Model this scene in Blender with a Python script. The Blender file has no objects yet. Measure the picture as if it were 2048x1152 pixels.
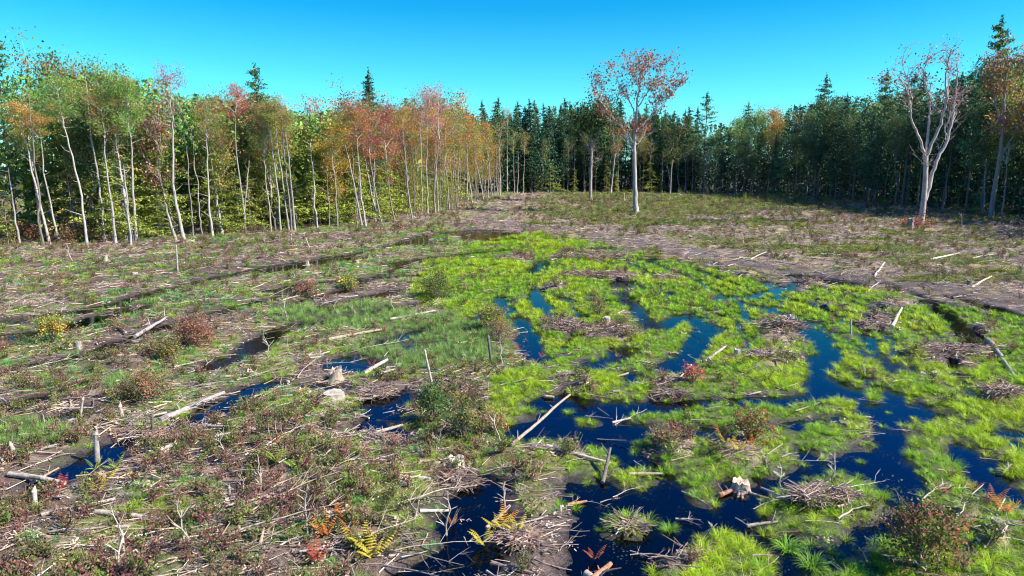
import bpy, math
import numpy as np

# ------------------------------------------------------------------ camera, sky, sun
sc = bpy.context.scene
CAMZ, PITCH, F = 6.5, math.radians(9.7), 1384.0
cam_d = bpy.data.cameras.new("camera"); cam = bpy.data.objects.new("camera", cam_d)
sc.collection.objects.link(cam); sc.camera = cam
cam.location = (0, 0, CAMZ); cam.rotation_euler = (math.radians(90) - PITCH, 0, 0)
cam_d.sensor_width = 36; cam_d.lens = 36 * F / 2048; cam_d.clip_end = 3000; cam_d.clip_start = 0.1
SUN_EL, SUN_AZ = math.radians(41), math.radians(106)      # azimuth from +Y towards +X
w = bpy.data.worlds.new("World"); sc.world = w; w.use_nodes = True
nt = w.node_tree; bg = nt.nodes["Background"]
sky = nt.nodes.new("ShaderNodeTexSky"); sky.sky_type = 'NISHITA'; sky.sun_disc = False
sky.sun_elevation = SUN_EL; sky.sun_rotation = SUN_AZ; sky.air_density = 1.0; sky.dust_density = 0.3; sky.ozone_density = 3.0
tc = nt.nodes.new("ShaderNodeTexCoord"); sx = nt.nodes.new("ShaderNodeSeparateXYZ")
nt.links.new(tc.outputs["Generated"], sx.inputs[0])
cr = nt.nodes.new("ShaderNodeValToRGB"); nt.links.new(sx.outputs[2], cr.inputs[0])
e = cr.color_ramp.elements
e[0].position = 0.0; e[0].color = (0.37, 0.68, 0.73, 1)
e[1].position = 0.95; e[1].color = (0.015, 0.28, 0.72, 1)
k = cr.color_ramp.elements.new(0.10); k.color = (0.16, 0.66, 0.72, 1)
k = cr.color_ramp.elements.new(0.21); k.color = (0.025, 0.46, 0.62, 1)
k = cr.color_ramp.elements.new(0.33); k.color = (0.01, 0.32, 0.90, 1)
mx = nt.nodes.new("ShaderNodeMix"); mx.data_type = 'RGBA'; mx.blend_type = 'MULTIPLY'; mx.inputs[0].default_value = 1
nt.links.new(sky.outputs[0], mx.inputs[6]); nt.links.new(cr.outputs[0], mx.inputs[7])
nt.links.new(mx.outputs[2], bg.inputs[0]); bg.inputs[1].default_value = 0.15
sl = bpy.data.lights.new("sun", 'SUN'); sl.energy = 5.0; sl.angle = math.radians(0.5); sl.color = (1.0, 0.94, 0.83)
so = bpy.data.objects.new("sun", sl); sc.collection.objects.link(so)
so.rotation_euler = (math.pi / 2 - SUN_EL, 0, math.pi - SUN_AZ)
sc.view_settings.view_transform = 'Standard'; sc.view_settings.look = 'None'
sc.view_settings.exposure = 1.0; sc.view_settings.gamma = 1.0
sc.cycles.pixel_filter_type = 'BLACKMAN_HARRIS'; sc.cycles.filter_width = 1.1; sc.cycles.max_bounces = 6; sc.cycles.diffuse_bounces = 2; sc.cycles.glossy_bounces = 3; sc.cycles.transmission_bounces = 2

# ------------------------------------------------------------------ helpers
RNG = np.random.default_rng(7)
CP, SP = math.cos(PITCH), math.sin(PITCH)
def G(px, py, z=0.12):
    """point on the ground seen at pixel px,py of the 2048x1152 photograph"""
    px = np.asarray(px, float); py = np.asarray(py, float)
    a = (px - 1024) / F; b = -(py - 576) / F
    dy = CP + b * SP; dz = -SP + b * CP
    t = (z - CAMZ) / dz
    return a * t, dy * t
def P(x, y, z=0.12):
    dz = z - CAMZ
    dep = y * CP - dz * SP; up = y * SP + dz * CP
    dep = np.maximum(dep, 0.3)
    return 1024 + F * x / dep, 576 - F * up / dep
def height_at(py, d):
    """height of the point at forward distance d that shows at row py"""
    b = -(py - 576) / F
    return CAMZ + d * (-SP + b * CP) / (CP + b * SP)
def m_per_px(d): return d / F

def _h(ix, iy, s):
    n = (ix * 374761393 + iy * 668265263 + s * 974634777) & 0x7fffffff
    n = ((n ^ (n >> 13)) * 1274126177) & 0x7fffffff
    return ((n ^ (n >> 16)) & 0xffff) / 65535.0
def noise(x, y, f, s=0):
    x = np.asarray(x, float) * f; y = np.asarray(y, float) * f
    ix = np.floor(x).astype(np.int64); iy = np.floor(y).astype(np.int64)
    fx = x - ix; fy = y - iy; fx = fx * fx * (3 - 2 * fx); fy = fy * fy * (3 - 2 * fy)
    return ((_h(ix, iy, s) * (1 - fx) + _h(ix + 1, iy, s) * fx) * (1 - fy)
            + (_h(ix, iy + 1, s) * (1 - fx) + _h(ix + 1, iy + 1, s) * fx) * fy)
def fbm(x, y, f, s=0, o=3):
    r = 0; a = 1; t = 0
    for i in range(o):
        r = r + a * noise(x, y, f * 2 ** i, s + i * 17); t += a; a *= 0.55
    return r / t
def sm(x, a, b):
    t = np.clip((x - a) / (b - a), 0, 1); return t * t * (3 - 2 * t)

class MB:
    def __init__(s): s.v = []; s.n = 0; s.f = {3: [], 4: []}; s.c = {3: [], 4: []}
    def add(s, V, Fc, C):
        V = np.asarray(V, np.float32).reshape(-1, 3); Fc = np.asarray(Fc, np.int32)
        k = Fc.shape[1]; C = np.broadcast_to(np.asarray(C, np.float32), (len(Fc), 3))
        s.v.append(V); s.f[k].append(Fc + s.n); s.c[k].append(C); s.n += len(V)
    def tube(s, pts, rad, col, n=6, cap=True, capcol=None):
        pts = np.asarray(pts, float); m = len(pts); rad = np.broadcast_to(np.asarray(rad, float), (m,))
        t = np.gradient(pts, axis=0); t /= np.linalg.norm(t, axis=1)[:, None] + 1e-9
        ref = np.array([0, 0, 1.0]) if abs(t[0][2]) < 0.9 else np.array([1.0, 0, 0])
        u = np.cross(t, ref); u /= np.linalg.norm(u, axis=1)[:, None] + 1e-9; v = np.cross(t, u)
        a = np.linspace(0, 2 * math.pi, n, endpoint=False)
        V = pts[:, None, :] + rad[:, None, None] * (u[:, None, :] * np.cos(a)[None, :, None] + v[:, None, :] * np.sin(a)[None, :, None])
        i = np.arange(m - 1)[:, None] * n; j = np.arange(n)[None, :]; j2 = (j + 1) % n
        Fq = np.stack([i + j, i + j2, i + n + j2, i + n + j], -1).reshape(-1, 4)
        s.add(V.reshape(-1, 3), Fq, col)
        if cap:
            for e_, o in ((0, 1), (m - 1, 0)):
                VV = np.vstack([V[e_], pts[e_]])
                idx = np.arange(n); f = np.stack([idx, (idx + 1) % n, np.full(n, n)], -1)
                s.add(VV, f if o else f[:, ::-1], capcol if capcol is not None else col)
    def leaves(s, c, size, cols, rng, flat=0.0, ratio=0.6, fold=False):
        n = len(c)
        if n == 0: return
        nrm = rng.normal(size=(n, 3)); nrm[:, 2] = nrm[:, 2] * (1 - flat) + flat * 2.2
        nrm /= np.linalg.norm(nrm, axis=1)[:, None] + 1e-9
        u = np.cross(nrm, rng.normal(size=(n, 3))); u /= np.linalg.norm(u, axis=1)[:, None] + 1e-9
        v = np.cross(nrm, u); size = np.broadcast_to(size, (n,))[:, None]
        V = np.stack([c - u * size * .5, c + v * size * ratio * .5 + u * size * .08, c + u * size * .5, c - v * size * ratio * .5 - u * size * .04], 1)
        s.add(V.reshape(-1, 3), np.arange(4 * n).reshape(-1, 4), cols)
    def data(s, name, mats):
        me = bpy.data.meshes.new(name)
        V = np.concatenate(s.v).astype(np.float32); me.vertices.add(len(V)); me.vertices.foreach_set("co", V.ravel())
        L = []; st = []; C = []; pos = 0
        for k in (3, 4):
            if s.f[k]:
                A = np.concatenate(s.f[k]); L.append(A.ravel()); st.append(pos + np.arange(len(A)) * k); pos += A.size; C.append(np.concatenate(s.c[k]))
        L = np.concatenate(L).astype(np.int32); st = np.concatenate(st).astype(np.int32); C = np.concatenate(C)
        me.loops.add(len(L)); me.loops.foreach_set("vertex_index", L)
        me.polygons.add(len(st)); me.polygons.foreach_set("loop_start", st)
        me.update(calc_edges=True)
        at = me.attributes.new("tint", 'FLOAT_COLOR', 'FACE')
        at.data.foreach_set("color", np.hstack([C, np.ones((len(C), 1), np.float32)]).astype(np.float32).ravel())
        for m in (mats if isinstance(mats, list) else [mats]): me.materials.append(m)
        return me
    def smooth(s): pass

def link(name, data, parent=None, loc=None, rz=None, scale=None):
    o = bpy.data.objects.new(name, data); sc.collection.objects.link(o)
    if parent: o.parent = parent
    if loc is not None: o.location = loc
    if rz is not None: o.rotation_euler = (0, 0, rz)
    if scale is not None: o.scale = scale if hasattr(scale, '__len__') else (scale,) * 3
    return o
def tag(o, label=None, cat=None, group=None, kind=None):
    if label: o["label"] = label
    if cat: o["category"] = cat
    if group: o["group"] = group
    if kind: o["kind"] = kind
    return o
def smooth_shade(me): me.polygons.foreach_set("use_smooth", [True] * len(me.polygons))
ORD = ("first second third fourth fifth sixth seventh eighth ninth tenth eleventh twelfth thirteenth fourteenth fifteenth sixteenth "
       "seventeenth eighteenth nineteenth twentieth").split()
def ordinal(i):
    if i < 20: return ORD[i]
    t = ["twent", "thirt", "fort", "fift", "sixt", "sevent", "eight"][(i + 1) // 10 - 2]
    return t + "ieth" if (i + 1) % 10 == 0 else t + "y-" + ORD[(i + 1) % 10 - 1]

# ------------------------------------------------------------------ materials
def mat(name, rough=0.8, trans=0.0, inst=False, var=0.25, nscale=None, nstr=0.35, bump=0.0, spec=0.3, tintmul=1.0):
    m = bpy.data.materials.new(name); m.use_nodes = True; t = m.node_tree; t.nodes.clear(); N = t.nodes.new; K = t.links.new
    out = N("ShaderNodeOutputMaterial"); a = N("ShaderNodeAttribute"); a.attribute_name = "tint"; col = a.outputs["Color"]
    if inst:
        b = N("ShaderNodeAttribute"); b.attribute_name = "itint"; b.attribute_type = 'INSTANCER'
        q = N("ShaderNodeMix"); q.data_type = 'RGBA'; q.blend_type = 'MULTIPLY'; q.inputs[0].default_value = 1
        K(col, q.inputs[6]); K(b.outputs["Color"], q.inputs[7]); col = q.outputs[2]
    oi = N("ShaderNodeObjectInfo")
    hs = N("ShaderNodeHueSaturation"); mr = N("ShaderNodeMapRange"); K(oi.outputs["Random"], mr.inputs[0])
    mr.inputs[3].default_value = 1 - var; mr.inputs[4].default_value = 1 + var
    K(mr.outputs[0], hs.inputs["Value"]); K(col, hs.inputs["Color"]); col = hs.outputs[0]
    if nscale:
        g = N("ShaderNodeNewGeometry") if False else N("ShaderNodeTexCoord")
        mp = N("ShaderNodeMapping"); K(g.outputs["Object"], mp.inputs[0]); mp.inputs["Scale"].default_value = nscale
        nz = N("ShaderNodeTexNoise"); nz.inputs["Scale"].default_value = 1; nz.inputs["Detail"].default_value = 5; nz.inputs["Roughness"].default_value = .65
        K(mp.outputs[0], nz.inputs["Vector"])
        r2 = N("ShaderNodeMapRange"); r2.inputs[1].default_value = .3; r2.inputs[2].default_value = .7
        r2.inputs[3].default_value = 1 - nstr; r2.inputs[4].default_value = 1 + nstr * .6; K(nz.outputs[0], r2.inputs[0])
        q = N("ShaderNodeVectorMath"); q.operation = 'SCALE'; K(col, q.inputs[0]); K(r2.outputs[0], q.inputs["Scale"]); col = q.outputs[0]
    p = N("ShaderNodeBsdfPrincipled"); K(col, p.inputs["Base Color"]); p.inputs["Roughness"].default_value = rough
    p.inputs["Specular IOR Level"].default_value = spec
    if nscale and bump:
        bm = N("ShaderNodeBump"); bm.inputs["Strength"].default_value = bump; bm.inputs["Distance"].default_value = .03
        K(nz.outputs[0], bm.inputs["Height"]); K(bm.outputs[0], p.inputs["Normal"])
    sh = p.outputs[0]
    if trans:
        tr = N("ShaderNodeBsdfTranslucent"); K(col, tr.inputs[0]); ms = N("ShaderNodeMixShader"); ms.inputs[0].default_value = trans
        K(sh, ms.inputs[1]); K(tr.outputs[0], ms.inputs[2]); sh = ms.outputs[0]
    K(sh, out.inputs[0]); return m
M_LEAF = mat("leaf", .55, .38, var=.22)
M_NEEDLE = mat("needle", .6, .2, var=.25)
M_BARK = mat("bark", .9, 0, var=.12, nscale=(6, 6, 1.5), nstr=.45, bump=.5)
M_WOOD = mat("weathered_wood", .85, 0, var=.18, nscale=(14, 14, 9), nstr=.45, bump=.4)
M_FERN = mat("fern_frond", .6, .35, var=.12)
M_GRASS = mat("sedge_blade", .5, .42, inst=True, var=.22)
M_STICK = mat("slash_stick", .85, 0, inst=True, var=.4)
M_SHRUB = mat("shrub_leaf", .55, .3, inst=True, var=.3)

def ground_mat():
    m = bpy.data.materials.new("boggy_ground"); m.use_nodes = True; t = m.node_tree; t.nodes.clear(); N = t.nodes.new; K = t.links.new
    out = N("ShaderNodeOutputMaterial"); a = N("ShaderNodeAttribute"); a.attribute_name = "tint"
    a2 = N("ShaderNodeAttribute"); a2.attribute_name = "wet"
    g = N("ShaderNodeNewGeometry")
    def nz(s, d=4, r=.6):
        n = N("ShaderNodeTexNoise"); n.inputs["Scale"].default_value = s; n.inputs["Detail"].default_value = d; n.inputs["Roughness"].default_value = r
        K(g.outputs["Position"], n.inputs["Vector"]); return n.outputs[0]
    n1, n2, n3 = nz(9, 5, .7), nz(2.2), nz(38, 2)
    ma = N("ShaderNodeMath"); ma.operation = 'MULTIPLY'; K(n1, ma.inputs[0]); K(n3, ma.inputs[1])
    mr = N("ShaderNodeMapRange"); mr.inputs[1].default_value = .14; mr.inputs[2].default_value = .36; mr.inputs[3].default_value = .4; mr.inputs[4].default_value = 1.75
    K(ma.outputs[0], mr.inputs[0])
    q = N("ShaderNodeVectorMath"); q.operation = 'SCALE'; K(a.outputs["Color"], q.inputs[0]); K(mr.outputs[0], q.inputs["Scale"])
    p = N("ShaderNodeBsdfPrincipled"); K(q.outputs[0], p.inputs["Base Color"])
    rr = N("ShaderNodeMapRange"); rr.inputs[3].default_value = .95; rr.inputs[4].default_value = .35; K(a2.outputs["Fac"], rr.inputs[0]); K(rr.outputs[0], p.inputs["Roughness"])
    p.inputs["Specular IOR Level"].default_value = .25
    b = N("ShaderNodeBump"); b.inputs["Strength"].default_value = .9; b.inputs["Distance"].default_value = .06; K(ma.outputs[0], b.inputs["Height"]); K(b.outputs[0], p.inputs["Normal"])
    K(p.outputs[0], out.inputs[0]); return m
def water_mat():
    m = bpy.data.materials.new("bog_water"); m.use_nodes = True; t = m.node_tree; t.nodes.clear(); N = t.nodes.new; K = t.links.new
    out = N("ShaderNodeOutputMaterial"); g = N("ShaderNodeNewGeometry")
    def nz(s, d, r=.6):
        n = N("ShaderNodeTexNoise"); n.inputs["Scale"].default_value = s; n.inputs["Detail"].default_value = d; n.inputs["Roughness"].default_value = r; K(g.outputs["Position"], n.inputs["Vector"]); return n.outputs[0]
    b = N("ShaderNodeBump"); b.inputs["Strength"].default_value = .10; b.inputs["Distance"].default_value = .02; K(nz(5, 4), b.inputs["Height"])
    fr = N("ShaderNodeFresnel"); fr.inputs[0].default_value = 1.36; K(b.outputs[0], fr.inputs["Normal"])
    gl = N("ShaderNodeBsdfGlossy"); gl.inputs["Roughness"].default_value = .03; K(b.outputs[0], gl.inputs["Normal"])
    tr = N("ShaderNodeBsdfTransparent"); tr.inputs[0].default_value = (.55, .56, .44, 1)
    m1 = N("ShaderNodeMixShader"); K(fr.outputs[0], m1.inputs[0]); K(tr.outputs[0], m1.inputs[1]); K(gl.outputs[0], m1.inputs[2])
    v = N("ShaderNodeTexVoronoi"); v.inputs["Scale"].default_value = 15; K(g.outputs["Position"], v.inputs["Vector"])   # floating bits of scum and leaves
    mr = N("ShaderNodeMapRange"); mr.inputs[1].default_value = .46; mr.inputs[2].default_value = .66; mr.inputs[3].default_value = .05; mr.inputs[4].default_value = .30; K(nz(1.3, 4), mr.inputs[0])
    lt = N("ShaderNodeMath"); lt.operation = 'LESS_THAN'; K(v.outputs["Distance"], lt.inputs[0]); K(mr.outputs[0], lt.inputs[1])
    cr = N("ShaderNodeValToRGB"); K(nz(9, 3), cr.inputs[0]); e = cr.color_ramp.elements; e[0].position = .4; e[0].color = (.05, .045, .02, 1); e[1].position = .6; e[1].color = (.13, .15, .09, 1)
    df = N("ShaderNodeBsdfDiffuse"); K(cr.outputs[0], df.inputs[0])
    sc_ = N("ShaderNodeMath"); sc_.operation = 'MULTIPLY'; sc_.inputs[1].default_value = .5; K(lt.outputs[0], sc_.inputs[0])
    m2 = N("ShaderNodeMixShader"); K(sc_.outputs[0], m2.inputs[0]); K(m1.outputs[0], m2.inputs[1]); K(df.outputs[0], m2.inputs[2]); K(m2.outputs[0], out.inputs[0]); return m

# ------------------------------------------------------------------ map of the water, read off the photograph and laid on the ground
PONDS = [
 [(1050,800),(1062,786),(1130,784),(1230,795),(1320,793),(1450,793),(1560,784),(1615,778),(1606,735),(1612,705),(1640,690),(1672,698),(1690,710),(1664,728),(1662,748),(1705,768),(1760,770),(1800,775),(1812,800),(1830,818),(1812,835),(1808,870),(1815,905),(1835,940),(1855,965),(1852,1000),(1800,1018),(1780,1050),(1700,1090),(1660,1110),(1600,1160),(1590,1500),(1120,1500),(1132,1152),(1135,1080),(1142,1010),(1130,985),(1140,952),(1200,952),(1250,966),(1300,958),(1315,945),(1275,938),(1235,912),(1190,885),(1120,868),(1050,872),(1003,868),(1015,843),(1055,832)],
 [(1905,880),(1950,885),(1985,905),(2005,930),(2012,960),(2048,985),(2130,1030),(2130,1060),(2048,1012),(2000,985),(1950,965),(1925,930),(1908,905)],
 [(1815,806),(1860,812),(1885,826),(1870,836),(1835,832)],
 [(645,716),(690,704),(760,713),(775,728),(725,738),(650,728)],
 [(790,482),(850,466),(940,458),(1030,459),(1050,468),(1000,476),(940,482),(880,490),(820,492)],
 [(755,780),(820,772),(820,800),(795,832),(735,828),(720,800)],
]
ISLES = [
 [(1256,822),(1300,812),(1350,816),(1390,808),(1450,802),(1520,800),(1600,796),(1680,786),(1712,796),(1718,815),(1650,826),(1600,832),(1500,845),(1400,848),(1300,846),(1262,836)],
 [(1262,880),(1300,862),(1345,852),(1400,860),(1450,860),(1500,852),(1560,846),(1590,852),(1620,846),(1680,824),(1735,826),(1756,850),(1745,878),(1700,898),(1640,910),(1610,898),(1590,890),(1590,935),(1560,948),(1530,938),(1512,962),(1480,968),(1460,952),(1440,962),(1435,988),(1415,1002),(1390,992),(1370,965),(1345,935),(1300,905),(1264,895)],
 [(1520,1000),(1545,965),(1580,975),(1620,952),(1680,925),(1740,950),(1782,978),(1775,1005),(1740,1035),(1700,1050),(1680,1090),(1640,1098),(1600,1060),(1570,1075),(1530,1045)],
 [(1210,1032),(1235,1016),(1265,1018),(1282,1035),(1268,1056),(1240,1064),(1214,1050)],
 [(1280,1500),(1290,1140),(1320,1105),(1380,1066),(1440,1058),(1480,1052),(1500,1080),(1535,1105),(1560,1152),(1560,1500)],
 [(1726,788),(1740,770),(1762,772),(1768,792),(1748,800)],
 [(1035,820),(1050,810),(1075,812),(1080,822),(1060,828)],
 [(1150,842),(1165,828),(1195,828),(1205,838),(1180,846)],
 [(860,474),(920,472),(925,482),(870,486)],
]
CHANNELS = [  # (width m, points)
 (.85,[(1655,700),(1640,676),(1626,662),(1600,645),(1560,625),(1510,608)]),
 (.40,[(1792,742),(1775,722),(1745,690),(1728,660),(1690,638),(1640,615),(1600,600),(1555,590)]),
 (.7,[(1950,685),(1930,662),(1912,642),(1882,616),(1845,598)]),
 (.8,[(2060,634),(2000,618),(1955,604)]),(.7,[(1935,598),(1900,590)]),
 (1.6,[(1598,549),(1650,556),(1705,566)]),
 (1.3,[(1243,562),(1247,572)]),(.85,[(1246,584),(1258,602),(1278,620),(1290,634)]),
 (.75,[(1290,634),(1300,651),(1322,647),(1342,638),(1365,628),(1384,626),(1392,640),(1436,653)]),
 (.9,[(1412,652),(1400,675),(1382,700),(1360,716),(1330,732)]),
 (1.0,[(1070,578),(1076,592),(1084,610)]),(.6,[(1084,610),(1098,620),(1112,634)]),
 (.8,[(996,592),(1004,608),(1012,622)]),(.75,[(1030,632),(1040,648),(1056,662),(1062,682),(1066,702),(1082,716)]),
 (.5,[(938,638),(965,630)]),(.7,[(1178,598),(1224,602)]),
 (.5,[(1290,515),(1330,535),(1400,560),(1450,592)]),(.9,[(1440,594),(1452,590)]),(.6,[(1452,591),(1490,592),(1530,581),(1570,571),(1592,562)]),
 (.5,[(1395,538),(1440,555),(1470,566)]),(.4,[(1215,505),(1260,524),(1300,545),(1330,560)]),
 (.7,[(1175,728),(1212,716),(1247,695)]),(.4,[(1265,755),(1255,740)]),
 (1.1,[(-90,655),(0,641),(137,624),(219,609),(308,583),(410,559),(512,539)]),
 (3.0,[(540,538),(600,528),(680,514)]),(1.0,[(680,514),(740,500),(800,486)]),
 (1.3,[(-90,690),(0,673),(70,664),(137,652),(200,633),(225,625),(285,611)]),
 (.8,[(-60,548),(0,541),(164,521),(308,500),(480,490)]),
 (1.6,[(780,528),(880,513),(960,504),(1012,500)]),(1.3,[(545,580),(600,568),(720,556),(830,550)]),
 (.8,[(640,612),(690,600),(740,590),(800,578)]),
 (.9,[(420,728),(470,712),(520,682),(560,657),(600,645)]),
 (.55,[(765,682),(800,672),(838,658)]),(.5,[(815,690),(835,686)]),
 (.75,[(380,832),(430,812),(480,785),(535,762)]),(.5,[(612,766),(690,770)]),
 (.55,[(740,842),(770,852),(800,868)]),
 (.65,[(100,958),(160,925),(200,905),(250,880),(292,864)]),(.45,[(15,802),(72,790)]),(.5,[(108,832),(172,816)]),
 (.95,[(972,962),(957,1005),(942,1040),(945,1075),(915,1104),(880,1130),(835,1165)]),
 (.9,[(1086,520),(1072,534),(1060,546)]),
 (.4,[(1480,600),(1500,640)]),(.5,[(1530,560),(1560,590)]),
 (.6,[(1120,590),(1135,600)]),(.5,[(2010,850),(2060,870)]),
]
RUTS = [(.34,[(1250,508),(1400,556),(1560,612),(1690,672),(1760,730)]),(.34,[(1330,514),(1500,556),(1610,588),(1740,640),(1800,700),(1830,740)]),(.34,[(1405,520),(1560,552),(1700,588),(1850,650),(1920,700)]),(.32,[(1180,538),(1300,578),(1420,606)]),(.32,[(1120,500),(1090,540),(1075,575)]),
 (.32,[(1700,600),(1820,650),(1900,720),(1950,790)]),(.3,[(1300,600),(1400,610),(1470,640),(1500,700)]),(.3,[(1150,600),(1160,640),(1120,700)]),(.32,[(1660,720),(1800,790),(1960,850),(2060,900)]),(.32,[(1750,560),(1880,600),(2040,650)]),(.3,[(1450,560),(1560,600),(1640,650)]),(.4,[(1160,475),(1260,505)]),
 (.5,[(-60,600),(60,585),(200,560),(330,535),(420,520)]),(.5,[(-60,575),(120,550),(300,520),(420,500),(700,480)]),(.5,[(180,700),(330,650),(480,610),(600,580)]),(.5,[(-50,745),(120,715),(250,690)]),(.5,[(560,610),(700,575),(830,520)]),(.4,[(640,640),(800,610),(900,590)]),(.4,[(900,520),(1000,515),(1060,500)])]
CHANNELS += [(a * (.45 if b[0][0] > 1050 else 1.15), b) for a, b in RUTS]
BLOBS = [(1217,526,.8),(1200,497,1.5),(1299,518,1.2),(1032,479,1.4),(988,481,1.4),(1110,478,1.5),(1165,548,.5),(1335,583,.35),(1545,612,.5),(950,1090,.5)]
def toW(pl): return np.array([G(*p) for p in pl]).reshape(-1, 2)
PONDS_W = [toW(p) for p in PONDS]; ISLES_W = [toW(p) for p in ISLES]
CH_W = [(wd, toW(p)) for wd, p in CHANNELS]; BL_W = [(G(a, b), r) for a, b, r in BLOBS]
def seg_d(x, y, a, b):
    ab = b - a; t = np.clip(((x - a[0]) * ab[0] + (y - a[1]) * ab[1]) / (ab @ ab + 1e-9), 0, 1)
    return np.hypot(x - a[0] - t * ab[0], y - a[1] - t * ab[1])
def poly_sd(x, y, P_):
    lo = P_.min(0) - 3; hi = P_.max(0) + 3
    d = np.full(x.shape, 1e3); m = (x > lo[0]) & (x < hi[0]) & (y > lo[1]) & (y < hi[1])
    if not m.any(): return d
    xx, yy = x[m], y[m]; dd = np.full(xx.shape, 1e3); ins = np.zeros(xx.shape, bool)
    for i in range(len(P_)):
        a = P_[i]; b = P_[(i + 1) % len(P_)]
        dd = np.minimum(dd, seg_d(xx, yy, a, b))
        c = ((a[1] > yy) != (b[1] > yy)) & (xx < (b[0] - a[0]) * (yy - a[1]) / (b[1] - a[1] + 1e-12) + a[0]); ins ^= c
    d[m] = np.where(ins, -dd, dd); return d
def _wsd(x, y):
    """signed distance to open water, positive on land"""
    x = np.asarray(x, float); y = np.asarray(y, float)
    x0 = x + (noise(x, y, 1.3, 5) - .5) * .34 + (noise(x, y, 4.1, 6) - .5) * .24
    y0 = y + (noise(x, y, 1.3, 8) - .5) * .34 + (noise(x, y, 4.1, 9) - .5) * .24
    d = np.full(x.shape, 1e3)
    for p in PONDS_W: d = np.minimum(d, poly_sd(x0, y0, p))
    for wd, pl in CH_W:
        lo = pl.min(0) - 4; hi = pl.max(0) + 4; m = (x0 > lo[0]) & (x0 < hi[0]) & (y0 > lo[1]) & (y0 < hi[1])
        if not m.any(): continue
        q = np.full(m.sum(), 1e3)
        for i in range(len(pl) - 1): q = np.minimum(q, seg_d(x0[m], y0[m], pl[i], pl[i + 1]))
        d[m] = np.minimum(d[m], q - wd * .5 - .05)
    for (c, r) in BL_W: d = np.minimum(d, np.hypot(x0 - c[0], y0 - c[1]) - r)
    for p in ISLES_W: d = np.maximum(d, -poly_sd(x0, y0, p))
    return d
def water_sd(x, y):
    """banks: the sedge leans out and hides the water behind it, so the water reaches further under each far-side bank"""
    x = np.asarray(x, float); y = np.asarray(y, float)
    u, v = P(x, y); k = np.where(u < 900, .08, .075) * np.clip(y / 6.5, 0, 2.9)
    d = _wsd(x, y)
    for f in (.5, 1.0): d = np.minimum(d, _wsd(x, y + k * f))
    return d
ROAD = toW([(1075,388),(1040,400),(990,420),(960,442),(1010,452),(1110,460),(1210,474),(1300,490),(1400,508),(1500,528),(1650,548),(1800,568),(2048,600),(2300,640)])
def road_d(x, y):
    d = np.full(np.shape(x), 1e3)
    for i in range(len(ROAD) - 1): d = np.minimum(d, seg_d(x, y, ROAD[i], ROAD[i + 1]))
    return d
def ell(u, v, L):
    r = np.zeros(np.shape(u))
    for (a, b, ra, rb) in L: r = np.maximum(r, 1 - np.hypot((u - a) / ra, (v - b) / rb))
    return r
def in_poly(u, v, pl):
    ins = np.zeros(np.shape(u), bool)
    for i in range(len(pl)):
        a = pl[i]; b = pl[(i + 1) % len(pl)]
        ins ^= ((a[1] > v) != (b[1] > v)) & (u < (b[0] - a[0]) * (v - a[1]) / (b[1] - a[1] + 1e-12) + a[0])
    return ins
ZG = [(985,468),(1100,470),(1200,486),(1330,518),(1480,545),(1600,585),(1640,572),(1700,575),(1800,590),(1900,606),(2300,680),(2600,1500),(1160,1500),(1150,1100),(1130,940),(1000,880),(985,765),(1060,722),(1050,655),(930,640),(850,610),(820,570),(860,520),(930,495)]
BROWN = [(1180,513,100,13),(1205,552,95,11),(1560,655,60,32),(1755,640,50,24),(1545,716,80,18),(1900,700,120,16),(1420,520,40,10),(1480,545,60,12),(2005,790,55,16),
 (1655,995,75,26),(1478,905,62,45),(1130,655,60,26),(1225,665,75,20),(1350,890,50,28),(1660,615,45,9),(1790,610,60,9),(1345,770,60,14),(1150,775,50,10),(1340,1120,60,40),(1990,1080,40,40),(1930,1030,40,18),(1960,660,50,12),(1030,515,50,10),(1110,575,35,10),(1900,720,60,14),(1330,560,25,8),(1145,760,50,10),(1070,910,120,22)]
RUSH = [(860,690,190,62),(690,632,170,36),(930,650,90,40),(60,865,95,45),(240,770,40,20)]
LEFTG = [(90,690,120,28),(300,605,220,40),(450,590,150,32),(620,650,160,60),(900,490,200,35),(640,465,150,6),(290,478,330,8),(20,525,40,9),(740,540,260,24),(880,470,90,8),(600,560,140,22),(560,780,90,30),(420,690,90,40),
 (500,740,130,36),(930,1000,60,70),(850,1070,150,70),(1080,960,110,80),(1060,880,110,40),(640,1130,60,40),(130,1080,70,25),(350,790,60,20),(140,1130,60,30),(310,990,70,20),(760,790,60,30),(1040,930,120,80),(980,880,60,60)]
RIGHTG = [(1420,408,260,22),(1330,425,240,18),(1200,395,120,8),(1280,450,160,10),(1200,430,130,14),(1700,500,230,12),(1500,410,170,14),(1950,560,150,12),(1900,520,170,10),(1160,400,70,7),(1450,450,220,10)]
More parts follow.
